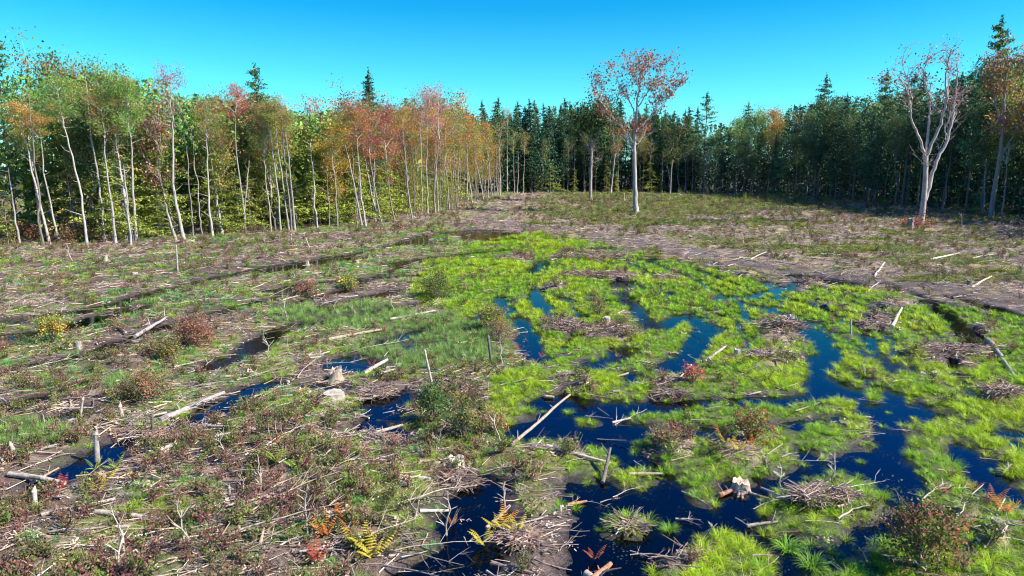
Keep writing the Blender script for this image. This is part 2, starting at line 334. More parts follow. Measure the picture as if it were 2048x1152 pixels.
def fields(x, y, sd=None):
    if sd is None: sd = water_sd(x, y)
    u, v = P(x, y)
    n1 = fbm(x, y, .45, 31); n2 = fbm(x, y, 1.6, 51); n3 = fbm(x, y, .16, 71)
    rd = road_d(x, y)
    zg = in_poly(u + (n1 - .5) * 60, v + (n2 - .5) * 14, ZG)
    brown = ell(u, v, BROWN) + (n2 - .5) * .9
    g = np.where(zg, 1.0, 0.0) * (1 - sm(brown, .12, .35)) * sm(n1 + .25 * (n2 - .5), .12, .27)
    rush = sm(ell(u, v, RUSH) + (n2 - .5) * .5, .08, .3)
    lg = sm(ell(u, v, LEFTG) * 1.5 + (n2 - .5) * 1.5 + (n1 - .5) * .6, .18, .55)
    rg = sm(ell(u, v, RIGHTG) * 1.8 + (n2 - .5) * .8 + (n1 - .5) * 2.2 + (n3 - .5) * 1.2 - .2, .0, .35)
    lg = np.maximum(lg, ((~zg) & (u < 1050) & (v > 500) & (v < 780)) * sm(n2 + (n1 - .5) * .8, .54, .66) * .8)
    lg = np.maximum(lg, ((~zg) & (u < 1060) & (v > 780)) * sm(n2 + (n1 - .5) * .8, .58, .70) * .7)
    lg = np.maximum(lg, ((~zg) & (u < 1100) & (v < 760) & (v > 470)) * sm(sd, .15, .4) * (1 - sm(sd, .8, 2.2)) * sm(n1, .38, .5) * .9)
    mud = sm(.55 - sd, 0, .5) * sm(n2, .25, .6)
    mud = np.maximum(mud, (1 - sm(rd, .6, 3.0)) * sm(n2 + (n1 - .5) * .5, .3, .55))
    mud = np.maximum(mud, ((u < 760) & (v < 780) & (~zg)) * sm(n3 * .6 + n1 * .4, .5, .6) * .8)
    dry = np.where((v < 600) & (~zg) & (u > 1050) | (v < 450), 1.0, 0.0)
    return dict(sd=sd, u=u, v=v, zg=zg, g=g, rush=rush, lg=lg, rg=rg, mud=mud, dry=dry, n1=n1, n2=n2, n3=n3, rd=rd, brown=brown)
def H(x, y, sd=None):
    x = np.asarray(x, float); y = np.asarray(y, float)
    if sd is None: sd = water_sd(x, y)
    u, v = P(x, y)
    base = np.where(sd > 0, .012 + .07 * sm(sd, 0, .35) + .08 * sm(sd, .4, 2.2), -.3 * sm(-sd, 0, .6))
    n = fbm(x, y, .9, 91) - .35; nn = fbm(x, y, 3.2, 92) - .5
    far = sm(y, 45, 80)
    h = base + np.where(sd > 0, sm(sd, .2, 2.2), 0) * (n * .22 + nn * .10 + far * (fbm(x, y, .35, 93) - .4) * .8)
    h += sm(ell(u, v, BROWN), 0, .6) * .16 * (sd > 0)
    rd = road_d(x, y); h += np.where(rd < 5, (noise(rd * 1.0, y * 0 + .3, 1.6, 94) - .5) * .22 * (1 - sm(rd, 3, 5)), 0) * (sd > .3)
    return np.where(sd > 0, np.maximum(h, .012), h)

# ------------------------------------------------------------------ ground sheet and water
azf = np.radians(np.concatenate([np.arange(-178, -46, 6.0), np.arange(-44, 44.01, .115), np.arange(46, 179, 6.0), [182.0]]))
rr = [1.0]
while rr[-1] < 2200: rr.append(rr[-1] * (1.10 if rr[-1] < 6 else 1.0062 if rr[-1] < 130 else 1.02 if rr[-1] < 260 else 1.15))
rr = np.array(rr); A, R = np.meshgrid(azf, rr); GX = R * np.sin(A); GY = R * np.cos(A)
sdg = np.full(GX.shape, 50.0); m = (np.abs(A) < math.radians(60)) & (R < 220)
sdg[m] = water_sd(GX[m], GY[m]); GZ = np.zeros(GX.shape)
m2 = (R < 260); GZ[m2] = H(GX[m2], GY[m2], sdg[m2]); GZ[~m2] = .1
fl = fields(GX, GY, sdg)
def lerp(a, b, t): return a * (1 - t[..., None]) + np.array(b) * t[..., None]
col = np.zeros(GX.shape + (3,)) + np.array([.125, .088, .066])
col = lerp(col, (.33, .25, .18), sm(fl['n2'] + (fl['n1'] - .5) * .5, .5, .64))
col = lerp(col, (.34, .29, .235), (fl['dry'] * .6 * sm(fl['n2'], .4, .6)))
col = lerp(col, (.30, .24, .10), (fl['dry'] * .75 * sm(fl['n1'], .45, .58)))
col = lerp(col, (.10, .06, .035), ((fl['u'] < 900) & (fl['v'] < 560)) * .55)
col = lerp(col, (.085, .12, .03), (fl['u'] < 1060) * (fl['v'] > 700) * sm(fbm(GX, GY, .9, 777), .48, .62) * .8)
col = lerp(col, (.075, .055, .045), sm(fbm(GX, GY, 1.3, 778), .5, .66) * .7)
col = lerp(col, (.16, .15, .03), np.clip(np.maximum(fl['lg'], fl['rg']), 0, 1) * .6)
col = lerp(col, (.07, .11, .016), fl['g'] * .85)
col = lerp(col, (.05, .08, .02), fl['rush'] * .8)
col = lerp(col, (.062, .047, .047), fl['mud'] * .85)
col = lerp(col, (.17, .145, .135), (1 - sm(fl['rd'], 1.0, 3.5)) * .2 * sm(noise(fl['rd'], GY * .12, 2.2, 13) + (fl['n2'] - .5) * .6, .35, .6))
col = lerp(col, (.028, .022, .018), 1 - sm(sdg, -.05, .25))
col = lerp(col, (.060, .052, .018), sm(-sdg, 0, .06))
col = lerp(col, (.006, .008, .006), sm(-sdg, .04, .32))
forest_floor = sm(R, 190, 220); col = lerp(col, (.05, .04, .025), forest_floor)
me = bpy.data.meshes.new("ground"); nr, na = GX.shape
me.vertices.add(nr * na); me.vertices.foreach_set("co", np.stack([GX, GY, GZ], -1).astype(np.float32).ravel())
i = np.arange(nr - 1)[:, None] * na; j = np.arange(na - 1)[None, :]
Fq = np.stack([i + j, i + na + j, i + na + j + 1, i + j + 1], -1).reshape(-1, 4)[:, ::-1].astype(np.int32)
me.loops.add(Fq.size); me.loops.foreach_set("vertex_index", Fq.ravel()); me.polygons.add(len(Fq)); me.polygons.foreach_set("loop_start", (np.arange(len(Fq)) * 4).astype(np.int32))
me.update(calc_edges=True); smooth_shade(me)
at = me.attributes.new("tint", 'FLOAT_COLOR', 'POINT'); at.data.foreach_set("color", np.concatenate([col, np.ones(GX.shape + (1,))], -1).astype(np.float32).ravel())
at = me.attributes.new("wet", 'FLOAT', 'POINT'); at.data.foreach_set("value", (1 - sm(sdg, 0, .5)).astype(np.float32).ravel())
me.materials.append(ground_mat()); tag(link("ground", me), kind="structure")
WX = np.linspace(-75, 75, 2); me = bpy.data.meshes.new("water")
me.from_pydata([(-75, 1, 0), (75, 1, 0), (75, 125, 0), (-75, 125, 0)], [], [(0, 1, 2, 3)]); me.materials.append(water_mat())
tag(link("water", me), kind="structure")

# ------------------------------------------------------------------ uncountable cover: sedge, slash litter, low shrubs (instanced)
def gn_scatter(name, label, protos, pts, rot, scl, idx, tint):
    me = bpy.data.meshes.new(name); n = len(pts)
    me.vertices.add(n); me.vertices.foreach_set("co", pts.astype(np.float32).ravel())
    def at(nm, ty, arr, key="value"): a = me.attributes.new(nm, ty, 'POINT'); a.data.foreach_set(key, np.ascontiguousarray(arr).ravel())
    at("rot", 'FLOAT_VECTOR', rot.astype(np.float32), "vector"); at("scl", 'FLOAT', scl.astype(np.float32))
    at("idx", 'INT', idx.astype(np.int32)); at("itint", 'FLOAT_COLOR', np.hstack([tint, np.ones((n, 1))]).astype(np.float32), "color")
    o = link(name, me); tag(o, label, kind="stuff")
    g = bpy.data.node_groups.new(name, 'GeometryNodeTree')
    g.interface.new_socket("Geometry", in_out='INPUT', socket_type='NodeSocketGeometry'); g.interface.new_socket("Geometry", in_out='OUTPUT', socket_type='NodeSocketGeometry')
    N = g.nodes.new; K = g.links.new; gi = N("NodeGroupInput"); go = N("NodeGroupOutput")
    jn = N("GeometryNodeJoinGeometry")
    for p in reversed(protos):
        oi = N("GeometryNodeObjectInfo"); oi.inputs["Object"].default_value = p; oi.inputs["As Instance"].default_value = True
        K(oi.outputs["Geometry"], jn.inputs[0])
    ip = N("GeometryNodeInstanceOnPoints"); K(gi.outputs[0], ip.inputs["Points"]); K(jn.outputs[0], ip.inputs["Instance"]); ip.inputs["Pick Instance"].default_value = True
    def na(nm, ty):
        q = N("GeometryNodeInputNamedAttribute"); q.data_type = ty; q.inputs["Name"].default_value = nm; return q.outputs[0]
    K(na("idx", 'INT'), ip.inputs["Instance Index"]); K(na("rot", 'FLOAT_VECTOR'), ip.inputs["Rotation"]); K(na("scl", 'FLOAT'), ip.inputs["Scale"])
    K(ip.outputs[0], go.inputs[0])
    md = o.modifiers.new("scatter", 'NODES'); md.node_group = g; return o
def proto(name, mb, mats): return bpy.data.objects.new(name, mb.data(name, mats))     # a source mesh, not placed in the scene itself

def tuft(rng, n, r, L, wd, seg=3, droop=1.0, up=.5):
    mb = MB(); az = rng.uniform(0, 2 * math.pi, n); rad = r * np.sqrt(rng.uniform(0, 1, n)); ln = L * rng.uniform(.55, 1.15, n)
    tilt = rng.uniform(.05, up, n) + rad / max(r, .01) * .25; d = np.stack([np.cos(az), np.sin(az)], 1)
    az2 = az + rng.normal(0, .5, n); d2 = np.stack([np.cos(az2), np.sin(az2)], 1); side = np.stack([-d2[:, 1], d2[:, 0], np.zeros(n)], 1)
    p = np.stack([d[:, 0] * rad, d[:, 1] * rad, np.full(n, -.03)], 1); rows = []; k = seg + 1
    cur = p.copy(); ang = tilt.copy()
    for s_ in range(k):
        f = s_ / seg; wv = wd * (1 - f ** 1.6 * .85) * rng.uniform(.8, 1.2, n)
        rows.append((cur - side * wv[:, None] * .5, cur + side * wv[:, None] * .5))
        st = ln / seg; cur = cur + np.stack([d2[:, 0] * np.sin(ang) * st, d2[:, 1] * np.sin(ang) * st, np.cos(ang) * st], 1)
        ang = ang + droop * rng.uniform(.25, .75, n)
    V = np.stack([q for rw in rows for q in rw], 1)   # n, 2k, 3
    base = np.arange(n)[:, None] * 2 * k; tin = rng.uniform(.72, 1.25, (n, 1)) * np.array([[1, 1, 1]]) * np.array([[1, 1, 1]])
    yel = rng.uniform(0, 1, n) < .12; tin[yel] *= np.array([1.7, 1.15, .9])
    for s_ in range(seg):
        f = np.hstack([base + 2 * s_, base + 2 * s_ + 1, base + 2 * s_ + 3, base + 2 * s_ + 2])
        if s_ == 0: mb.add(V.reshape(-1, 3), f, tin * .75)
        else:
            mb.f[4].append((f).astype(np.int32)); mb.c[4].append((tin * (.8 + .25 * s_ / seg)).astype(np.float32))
    return mb
def scatter_pts(rng, dens, r0, r1, az=43):
    """dens(r) points per square metre on rings round the drone's foot point"""
    out = []; r = r0
    while r < r1:
        r2 = r * 1.05; a = math.radians(az) * 2 * (r2 * r2 - r * r) / 2; n = int(a * dens((r + r2) / 2))
        R_ = np.sqrt(rng.uniform(r * r, r2 * r2, n)); T = rng.uniform(-math.radians(az), math.radians(az), n)
        out.append(np.stack([R_ * np.sin(T), R_ * np.cos(T)], 1)); r = r2
    return np.concatenate(out)
rg = np.random.default_rng(11)
# sedge
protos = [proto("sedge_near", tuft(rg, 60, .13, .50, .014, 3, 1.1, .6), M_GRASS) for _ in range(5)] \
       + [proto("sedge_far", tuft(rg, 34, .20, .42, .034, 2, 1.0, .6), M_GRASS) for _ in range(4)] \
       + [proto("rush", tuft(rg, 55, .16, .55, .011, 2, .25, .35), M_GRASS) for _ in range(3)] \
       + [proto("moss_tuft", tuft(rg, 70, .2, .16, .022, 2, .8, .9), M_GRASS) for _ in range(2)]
pt = scatter_pts(rg, lambda r: 27 if r < 26 else 27 * (26 / r) ** 1.1, 8, 175)
sd = water_sd(pt[:, 0], pt[:, 1]); fd = fields(pt[:, 0], pt[:, 1], sd); z = H(pt[:, 0], pt[:, 1], sd); rd_ = np.hypot(pt[:, 0], pt[:, 1])
rnd = rg.uniform(0, 1, len(pt))
pG = fd['g'] * .95; pR = fd['rush'] * .9; pL = fd['lg'] * .75; pD = fd['rg'] * .95
p = np.maximum.reduce([pG, pR * (~fd['zg']), pL * (~fd['zg']), pD])
p *= (1 - .8 * (fd['mud'] * (fd['rd'] < 4))) * (sd > .02)
p = np.where((~fd['zg']) & (fd['rush'] < .3), p * (1 - .5 * fd['mud']), p)
p = np.maximum(p, (sd > -.12) * (sd < .02) * fd['g'] * .25)
k = rnd < p; pt = pt[k]; z = z[k]; fd = {q: v_[k] for q, v_ in fd.items()}; rd_ = rd_[k]; n = len(pt)
isr = (fd['rush'] > .3) & (~fd['zg']) & (rg.uniform(0, 1, n) < .8); isd = (~fd['zg']) & (fd['v'] < 600) & (fd['u'] > 1050)
moss = (~isr) & ((rg.uniform(0, 1, n) < np.where(fd['zg'], .10, .38)) | isd)
idx = np.where(isr, 9 + rg.integers(0, 3, n), np.where(moss, 12 + rg.integers(0, 2, n), np.where(rd_ < 32, rg.integers(0, 5, n), 5 + rg.integers(0, 4, n))))
hn = fbm(pt[:, 0], pt[:, 1], .35, 201)[:, None]; h2 = fbm(pt[:, 0], pt[:, 1], 1.1, 202)[:, None]
cY = np.array([.46, .66, .030]); cG = np.array([.30, .56, .035]); cB = np.array([.09, .26, .07]); cR = np.array([.27, .44, .11]); cO = np.array([.27, .30, .045])
t = sm(hn + (h2 - .5) * .8, .38, .62); tint = cG * (1 - t) + cY * t
left = ((~fd['zg']))[:, None]; tl = sm(h2, .4, .6); tint = np.where(left, (np.array([.17, .46, .11]) * (1 - tl) + np.array([.34, .56, .05]) * tl), tint)
tint = np.where(isr[:, None], cR * (.85 + .5 * h2), tint)
tint = np.where(moss[:, None] & ~isd[:, None], np.array([.26, .40, .03]), tint)
tint = np.where(isd[:, None], cO * (1 - tl) + np.array([.16, .28, .04]) * tl, tint)
scl = rg.uniform(.36, .80, n) * np.where(rd_ < 17, .88, 1) * (.5 + .5 * hn[:, 0]) * np.where(rd_ > 32, 1.15 + (rd_ - 32) * .016, 1.0) * np.where((~fd['zg']) & ~isr & ~isd, .9, 1.0) * np.where(isd, 1.9, 1)
rot = np.stack([rg.normal(0, .12, n), rg.normal(0, .12, n), rg.uniform(0, 6.28, n)], 1)
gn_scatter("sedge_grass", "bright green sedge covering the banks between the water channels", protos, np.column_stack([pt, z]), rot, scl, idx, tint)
print("sedge", n)
# slash litter
def stick_mb(rng, L, r, twigs=0, n=5, crooked=.06):
    mb = MB(); s_ = max(3, int(L / .25) + 2); t = np.linspace(-.5, .5, s_)
    p = np.stack([t * L, np.cumsum(rng.normal(0, crooked * L / s_, s_)), np.cumsum(rng.normal(0, crooked * L / s_ * .6, s_)) + r], 1)
    mb.tube(p, r * np.linspace(1.15, .55, s_), (1, 1, 1), n)
    for _ in range(twigs):
        i = rng.integers(1, s_); a = rng.uniform(.3, 1.2) * rng.choice([-1, 1]); l = L * rng.uniform(.2, .5)
        d = np.array([math.cos(a), math.sin(a), rng.uniform(0, .7)]); q = p[i - 1] + np.linspace(0, 1, 3)[:, None] * d * l + rng.normal(0, .03 * l, (3, 3))
        mb.tube(q, r * np.array([.6, .45, .2]), (1, 1, 1), 4, cap=False)
    return mb
def chip_mb(rng):
    mb = MB()
    for _ in range(12):
        c = np.append(rng.normal(0, .16, 2), rng.uniform(0, .06)); a = rng.uniform(0, 6.28); d = np.array([math.cos(a), math.sin(a), rng.normal(0, .2)]) * rng.uniform(.03, .08)
        s_ = np.array([-math.sin(a), math.cos(a), rng.normal(0, .3)]) * rng.uniform(.008, .022); mb.add([c - d - s_, c + d - s_ * .6, c + d * .9 + s_, c - d + s_], [[0, 1, 2, 3]], rng.uniform(.7, 1.3))
    return mb
protos = [proto("stick", stick_mb(rg, rg.uniform(.5, 1.1), rg.uniform(.010, .02), 0), M_STICK) for _ in range(5)] \
       + [proto("twiggy_stick", stick_mb(rg, rg.uniform(.7, 1.3), .011, 4, 4, .12), M_STICK) for _ in range(6)] \
       + [proto("thick_stick", stick_mb(rg, rg.uniform(.4, .8), .034, 0, 6), M_STICK) for _ in range(3)] \
       + [proto("chips", chip_mb(rg), M_STICK) for _ in range(4)]
pt = scatter_pts(rg, lambda r: 26 if r < 24 else 26 * (24 / r) ** 1.05, 8, 190)
sd = water_sd(pt[:, 0], pt[:, 1]); fd = fields(pt[:, 0], pt[:, 1], sd); z = H(pt[:, 0], pt[:, 1], sd); rd_ = np.hypot(pt[:, 0], pt[:, 1])
cover = np.maximum(fd['g'], fd['rush'])
p = (1 - .93 * cover) * (.25 + 1.0 * sm(fbm(pt[:, 0], pt[:, 1], .5, 301) * .5 + fbm(pt[:, 0], pt[:, 1], 1.7, 302) * .5, .38, .56))
p *= np.where(fd['rd'] < 2.5, 1.1, 1) * np.where(sd > 0, 1, np.where(sd > -.5, .10, .03)) * (1 - .75 * fd['mud'])
p = np.where(fd['zg'] & (fd['brown'] > .2), 1.0 * (sd > 0), p)
k = rg.uniform(0, 1, len(pt)) < p; pt = pt[k]; z = np.maximum(z[k], 0.0); rd_ = rd_[k]; fd = {q: v_[k] for q, v_ in fd.items()}; n = len(pt)
ty = rg.uniform(0, 1, n); idx = np.where(ty < .3, rg.integers(0, 5, n), np.where(ty < .62, rg.integers(5, 11, n), np.where(ty < .68, rg.integers(11, 14, n), rg.integers(14, 18, n))))
pal = np.array([[.42, .33, .25], [.50, .42, .33], [.34, .23, .16], [.36, .27, .22], [.18, .12, .09], [.48, .35, .22], [.30, .22, .18], [.27, .22, .20]])
tint = pal[rg.integers(0, len(pal), n)] * rg.uniform(.75, 1.2, (n, 1))
amain = np.where(fd['u'] < 800, .35, 0) + rg.normal(0, .8, n)
rot = np.stack([rg.normal(0, .08, n), rg.normal(0, .13, n), amain + rg.choice([0, math.pi], n)], 1)
scl = rg.uniform(.35, .95, n) * np.where(rd_ > 24, 1 + (rd_ - 24) * .013, 1.0)
gn_scatter("slash_litter", "grey and tan sticks and chips strewn over the cut ground", protos, np.column_stack([pt, z + rg.uniform(0, .06, n)]), rot, scl, idx, tint)
print("sticks", n)
# low shrubs
def shrub_mb(rng, h, r, nl, size, leafc, stemc=(.25, .17, .12), stems=9):
    mb = MB(); C_ = []
    for _ in range(stems):
        a = rng.uniform(0, 6.28); t = rng.uniform(.2, 1) * r; l = h * rng.uniform(.6, 1.1)
        q = np.stack([[0, 0, 0], [math.cos(a) * t * .5, math.sin(a) * t * .5, l * .55], [math.cos(a) * t, math.sin(a) * t, l]]) + rng.normal(0, .02, (3, 3))
        mb.tube(q, [.006, .005, .003], stemc, 3, cap=False); f = rng.uniform(.35, 1, nl // stems)[:, None]
        c = q[0] * (1 - f) ** 2 + 2 * q[1] * f * (1 - f) + q[2] * f ** 2 + rng.normal(0, .045 * h / .4, (nl // stems, 3)); C_.append(c)
    c = np.concatenate(C_); c[:, 2] = np.abs(c[:, 2]); leafc = np.array(leafc); cc = leafc[rng.integers(0, len(leafc), len(c))] * rng.uniform(.65, 1.3, (len(c), 1))
    mb.leaves(c, rng.uniform(.7, 1.3, len(c)) * size, cc, rng, flat=.3); return mb
MAROON = [(.26, .09, .09), (.32, .15, .11), (.22, .08, .08), (.22, .18, .07)]
GREENS = [(.10, .20, .03), (.15, .24, .04), (.20, .24, .05), (.22, .12, .05)]
RUSTY = [(.34, .20, .12), (.27, .18, .10), (.22, .20, .08), (.34, .11, .08)]
OLIVE = [(.20, .22, .05), (.26, .24, .06), (.13, .17, .04), (.30, .16, .08)]
protos = [proto("maroon_shrub", shrub_mb(rg, .32, .25, 130, .045, MAROON), M_SHRUB) for _ in range(3)] + [proto("green_shrub", shrub_mb(rg, .30, .22, 110, .05, GREENS), M_SHRUB) for _ in range(3)] \
       + [proto("rusty_shrub", shrub_mb(rg, .34, .22, 80, .05, RUSTY, stems=12), M_SHRUB) for _ in range(3)] + [proto("olive_shrub", shrub_mb(rg, .28, .28, 110, .05, OLIVE), M_SHRUB) for _ in range(3)] \
       + [proto("bare_shrub", shrub_mb(rg, .5, .3, 20, .04, RUSTY, (.34, .27, .22), 14), M_SHRUB) for _ in range(2)]
pt = scatter_pts(rg, lambda r: 12.5 if r < 26 else 12.5 * (26 / r) ** 1.2, 8, 150)
sd = water_sd(pt[:, 0], pt[:, 1]); fd = fields(pt[:, 0], pt[:, 1], sd); z = H(pt[:, 0], pt[:, 1], sd); rd_ = np.hypot(pt[:, 0], pt[:, 1])
u, v = fd['u'], fd['v']; sn = fbm(pt[:, 0], pt[:, 1], .8, 401)
mar = ell(u, v, [(500, 1030, 340, 170), (700, 960, 200, 110), (1340, 1130, 70, 50), (180, 1120, 260, 90), (900, 900, 150, 70), (1350, 890, 60, 30)])
p = np.where(u < 1050, np.where(v > 780, .78, np.where(v > 620, .42, .34)), .12) * sm(sn, .36, .56)
p = np.where(fd['zg'], .05 + .35 * sm(fd['brown'], .1, .3), p); p = np.where(fd['dry'] > 0, .22 * sm(sn, .4, .6), p); p = np.maximum(p, sm(mar, .05, .4) * .72)
p *= sm(sd, .15, .5) * (1 - .75 * fd['rush']) * (1 - .6 * fd['lg']) * np.where(fd['rd'] < 3, .1, 1)
k = rg.uniform(0, 1, len(pt)) < p; pt = pt[k]; z = z[k]; u = u[k]; v = v[k]; rd_ = rd_[k]; mar = mar[k]; n = len(pt)
hn = fbm(pt[:, 0], pt[:, 1], .7, 402); ty = rg.uniform(0, 1, n)
isM = ty < .07 + .42 * sm(mar + (hn - .5) * .8, .05, .45)
idx = np.where(isM, rg.integers(0, 3, n), np.where(hn + (ty - .5) * .6 > .52, 3 + rg.integers(0, 3, n), np.where(ty < .55, 6 + rg.integers(0, 3, n), np.where(ty < .86, 9 + rg.integers(0, 3, n), 12 + rg.integers(0, 2, n)))))
scl = rg.uniform(.6, 1.25, n) * np.where(rd_ > 26, 1 + (rd_ - 26) * .012, 1)
rot = np.stack([rg.normal(0, .15, n), rg.normal(0, .15, n), rg.uniform(0, 6.28, n)], 1)
gn_scatter("low_shrubs", "knee-high maroon, rusty and green shrubs covering the slash", protos, np.column_stack([pt, z]), rot, scl, idx, np.ones((n, 3)) * rg.uniform(.8, 1.2, (n, 1)))
print("shrubs", n)

# ------------------------------------------------------------------ forest
def PX(u, v, d):
    """world point at forward distance d seen at pixel u,v"""
    a = (u - 1024) / F; b = -(v - 576) / F; t = d / (CP + b * SP)
    return np.array([a * t, d, CAMZ + (-SP + b * CP) * t])
PAL = {
 'green': [(.055, .12, .022), (.085, .16, .03), (.11, .17, .03), (.04, .09, .02)],
 'olive': [(.15, .17, .03), (.22, .19, .04), (.10, .14, .03), (.28, .16, .05)],
 'mixed': [(.09, .15, .03), (.30, .13, .05), (.16, .17, .03), (.36, .16, .10), (.08, .12, .03)],
 'yellow': [(.50, .33, .03), (.38, .32, .04), (.50, .22, .03), (.25, .24, .03)],
 'orange': [(.50, .15, .04), (.58, .22, .05), (.40, .11, .05), (.30, .18, .05)],
 'red': [(.44, .12, .09), (.36, .12, .08), (.50, .20, .09), (.28, .11, .07)],
 'crimson': [(.55, .06, .10), (.45, .09, .12), (.58, .16, .13)],
 'pink': [(.46, .16, .20), (.40, .20, .20), (.32, .13, .14), (.50, .22, .14)],
 'darkgreen': [(.030, .065, .025), (.05, .09, .03), (.07, .10, .03)],
 'pine': [(.045, .095, .035), (.06, .12, .04), (.03, .07, .03), (.09, .13, .04)],
 'spruce': [(.030, .075, .035), (.045, .095, .04), (.022, .05, .028)],
 'hemlock': [(.16, .21, .03), (.21, .24, .035), (.11, .16, .03), (.26, .26, .04)],
}
PMUL = {'pine': 2.2, 'spruce': 1.7, 'darkgreen': 1.7, 'hemlock': 1.75, 'green': 2.4, 'olive': 1.8, 'mixed': 1.7, 'crimson': 1.0, 'red': 1.2, 'pink': 1.3, 'orange': 1.45, 'yellow': 1.35}
def pick(pal, rng, n, var=.3): c = np.array(PAL[pal]) * PMUL.get(pal, 1.35); return c[rng.integers(0, len(c), n)] * rng.uniform(1 - var, 1 + var, (n, 1))
BARKC = {'pale': (.33, .275, .23), 'grey': (.24, .205, .18), 'dark': (.12, .095, .08), 'white': (.43, .38, .33), 'brown': (.21, .165, .13)}
def crown(rng, pal, nleaf, size, hh=9.0, rad=3.0, limbs=9, fine=4, barkc='grey', clump=.55, r0=.14, flat=.2):
    """returns (limb mesh, leaf mesh): a crown rising from z=0"""
    B = MB(); Lf = MB(); anchors = []
    ax = [np.zeros(3)]
    for i in range(6): ax.append(ax[-1] + np.array([rng.normal(0, .16), rng.normal(0, .16), hh * .88 / 6]))
    ax = np.array(ax); B.tube(ax, np.linspace(r0, .02, 7), BARKC[barkc], 5, cap=False); anchors += [ax[-1], ax[-1] + [0, 0, .5], ax[-2], ax[-2]]
    for k in range(limbs):
        f = (k + .3) / limbs * .86; z = f * hh * .88; b0 = np.array([np.interp(z, ax[:, 2], ax[:, 0]), np.interp(z, ax[:, 2], ax[:, 1]), z])
        a = k * 2.4 + rng.normal(0, .4); ln = rad * (1.12 - .75 * abs(f - .35)) * rng.uniform(.65, 1.15); up = rng.uniform(.5, 1.1)
        d = np.array([math.cos(a), math.sin(a), up]); pts = [b0]
        for q in range(4):
            d = d + np.array([rng.normal(0, .16), rng.normal(0, .16), rng.normal(.06, .1)]); pts.append(pts[-1] + d / np.linalg.norm(d) * ln / 4)
        pts = np.array(pts); B.tube(pts, np.linspace(r0 * .5, .014, 5), BARKC[barkc], 4, cap=False); anchors.append(pts[-1])
        for q in range(fine):
            i = rng.integers(1, 4); d2 = d / np.linalg.norm(d) + rng.normal(0, .65, 3); l2 = ln * rng.uniform(.25, .55)
            p2 = np.array([pts[i], pts[i] + d2 * l2 * .5, pts[i] + d2 * l2 + np.array([0, 0, .12])]); B.tube(p2, [.028, .018, .008], BARKC[barkc], 3, cap=False); anchors += [p2[-1], p2[1]]
    an = np.array(anchors); w_ = rng.uniform(.25, 1.6, len(an)); w_ /= w_.sum()
    k = rng.choice(len(an), nleaf, p=w_); mixp = {'green': ['green', 'green', 'green', 'olive', 'mixed'], 'olive': ['olive', 'olive', 'green', 'mixed'], 'red': ['red', 'red', 'orange', 'mixed', 'green', 'orange'], 'crimson': ['crimson', 'red', 'orange', 'green'], 'orange': ['orange', 'olive', 'olive', 'green', 'yellow'], 'yellow': ['yellow', 'yellow', 'olive', 'green', 'orange'], 'mixed': ['mixed', 'green', 'olive', 'orange', 'green'], 'pink': ['pink', 'pink', 'red', 'mixed']}.get(pal, [pal])
    cl = np.array([pick(mixp[rng.integers(0, len(mixp))], rng, 1, .3)[0] for _ in an])
    c = an[k] + rng.normal(0, clump, (nleaf, 3)) * np.array([1, 1, .62])
    cols = cl[k] * .78 * rng.uniform(.7, 1.3, (nleaf, 1)) + pick(pal, rng, nleaf, .3) * .22
    Lf.leaves(c, rng.uniform(.6, 1.35, nleaf) * size, cols, rng, flat=flat, ratio=.7)
    return B, Lf
def pine(rng, pal='pine', Ht=20., bare=.35, rad=2.7, nwh=17, nn=3600, up=.25, irregular=.35, size=.42, tip=0.5):
    B = MB(); Lf = MB(); t = np.linspace(0, 1, 9); p = np.stack([np.cumsum(rng.normal(0, .05, 9)), np.cumsum(rng.normal(0, .05, 9)), t * Ht], 1)
    B.tube(p, np.interp(t, [0, .05, 1], [.24, .19, .02]), BARKC['brown'], 6, cap=False); C_ = []; W = []
    for i in range(nwh):
        f = bare + (1 - bare) * (i / nwh) ** .92; z = f * Ht; g = (f - bare) / (1 - bare); L = rad * ((1 - g) ** .75 * min(1, .45 + g * 2.2) + .12)
        for k in range(rng.integers(4, 7)):
            if rng.uniform() < irregular * .4: continue
            a = rng.uniform(0, 6.28); l = L * rng.uniform(.6, 1.2); zz = z + rng.uniform(-.3, .3)
            b0 = np.array([np.interp(zz, p[:, 2], p[:, 0]), np.interp(zz, p[:, 2], p[:, 1]), zz]); e_ = b0 + np.array([math.cos(a) * l, math.sin(a) * l, l * up * rng.uniform(.3, 1.4)])
            mid = (b0 + e_) / 2 + np.array([0, 0, -.06 * l]); B.tube([b0, mid, e_], [.03, .022, .008], BARKC['brown'], 3, cap=False)
            m = int(nn / nwh / 5 * (.35 + l / rad)); s_ = rng.uniform(.18, 1.05, m)[:, None]
            c = b0 * (1 - s_) + e_ * s_ + np.array([0, 0, -.06 * l]) * 4 * s_ * (1 - s_) + rng.normal(0, 1, (m, 3)) * np.array([.30, .30, .13]) * (.5 + .6 * l / rad); C_.append(c)
    for i in range(5): C_.append(p[-1] + rng.normal(0, 1, (14, 3)) * np.array([.1, .1, .35]) - np.array([0, 0, i * .22]))
    zb = np.linspace(.12, bare, 10)
    for f in zb:   # dead stubs
        a = rng.uniform(0, 6.28); l = rng.uniform(.4, 1.3); b0 = np.array([0, 0, f * Ht]); B.tube([b0, b0 + np.array([math.cos(a) * l, math.sin(a) * l, .05])], [.02, .006], BARKC['grey'], 3, cap=False)
    c = np.concatenate(C_); Lf.leaves(c, rng.uniform(.6, 1.3, len(c)) * size, pick(pal, rng, len(c), .35), rng, flat=.45, ratio=.34); return B, Lf
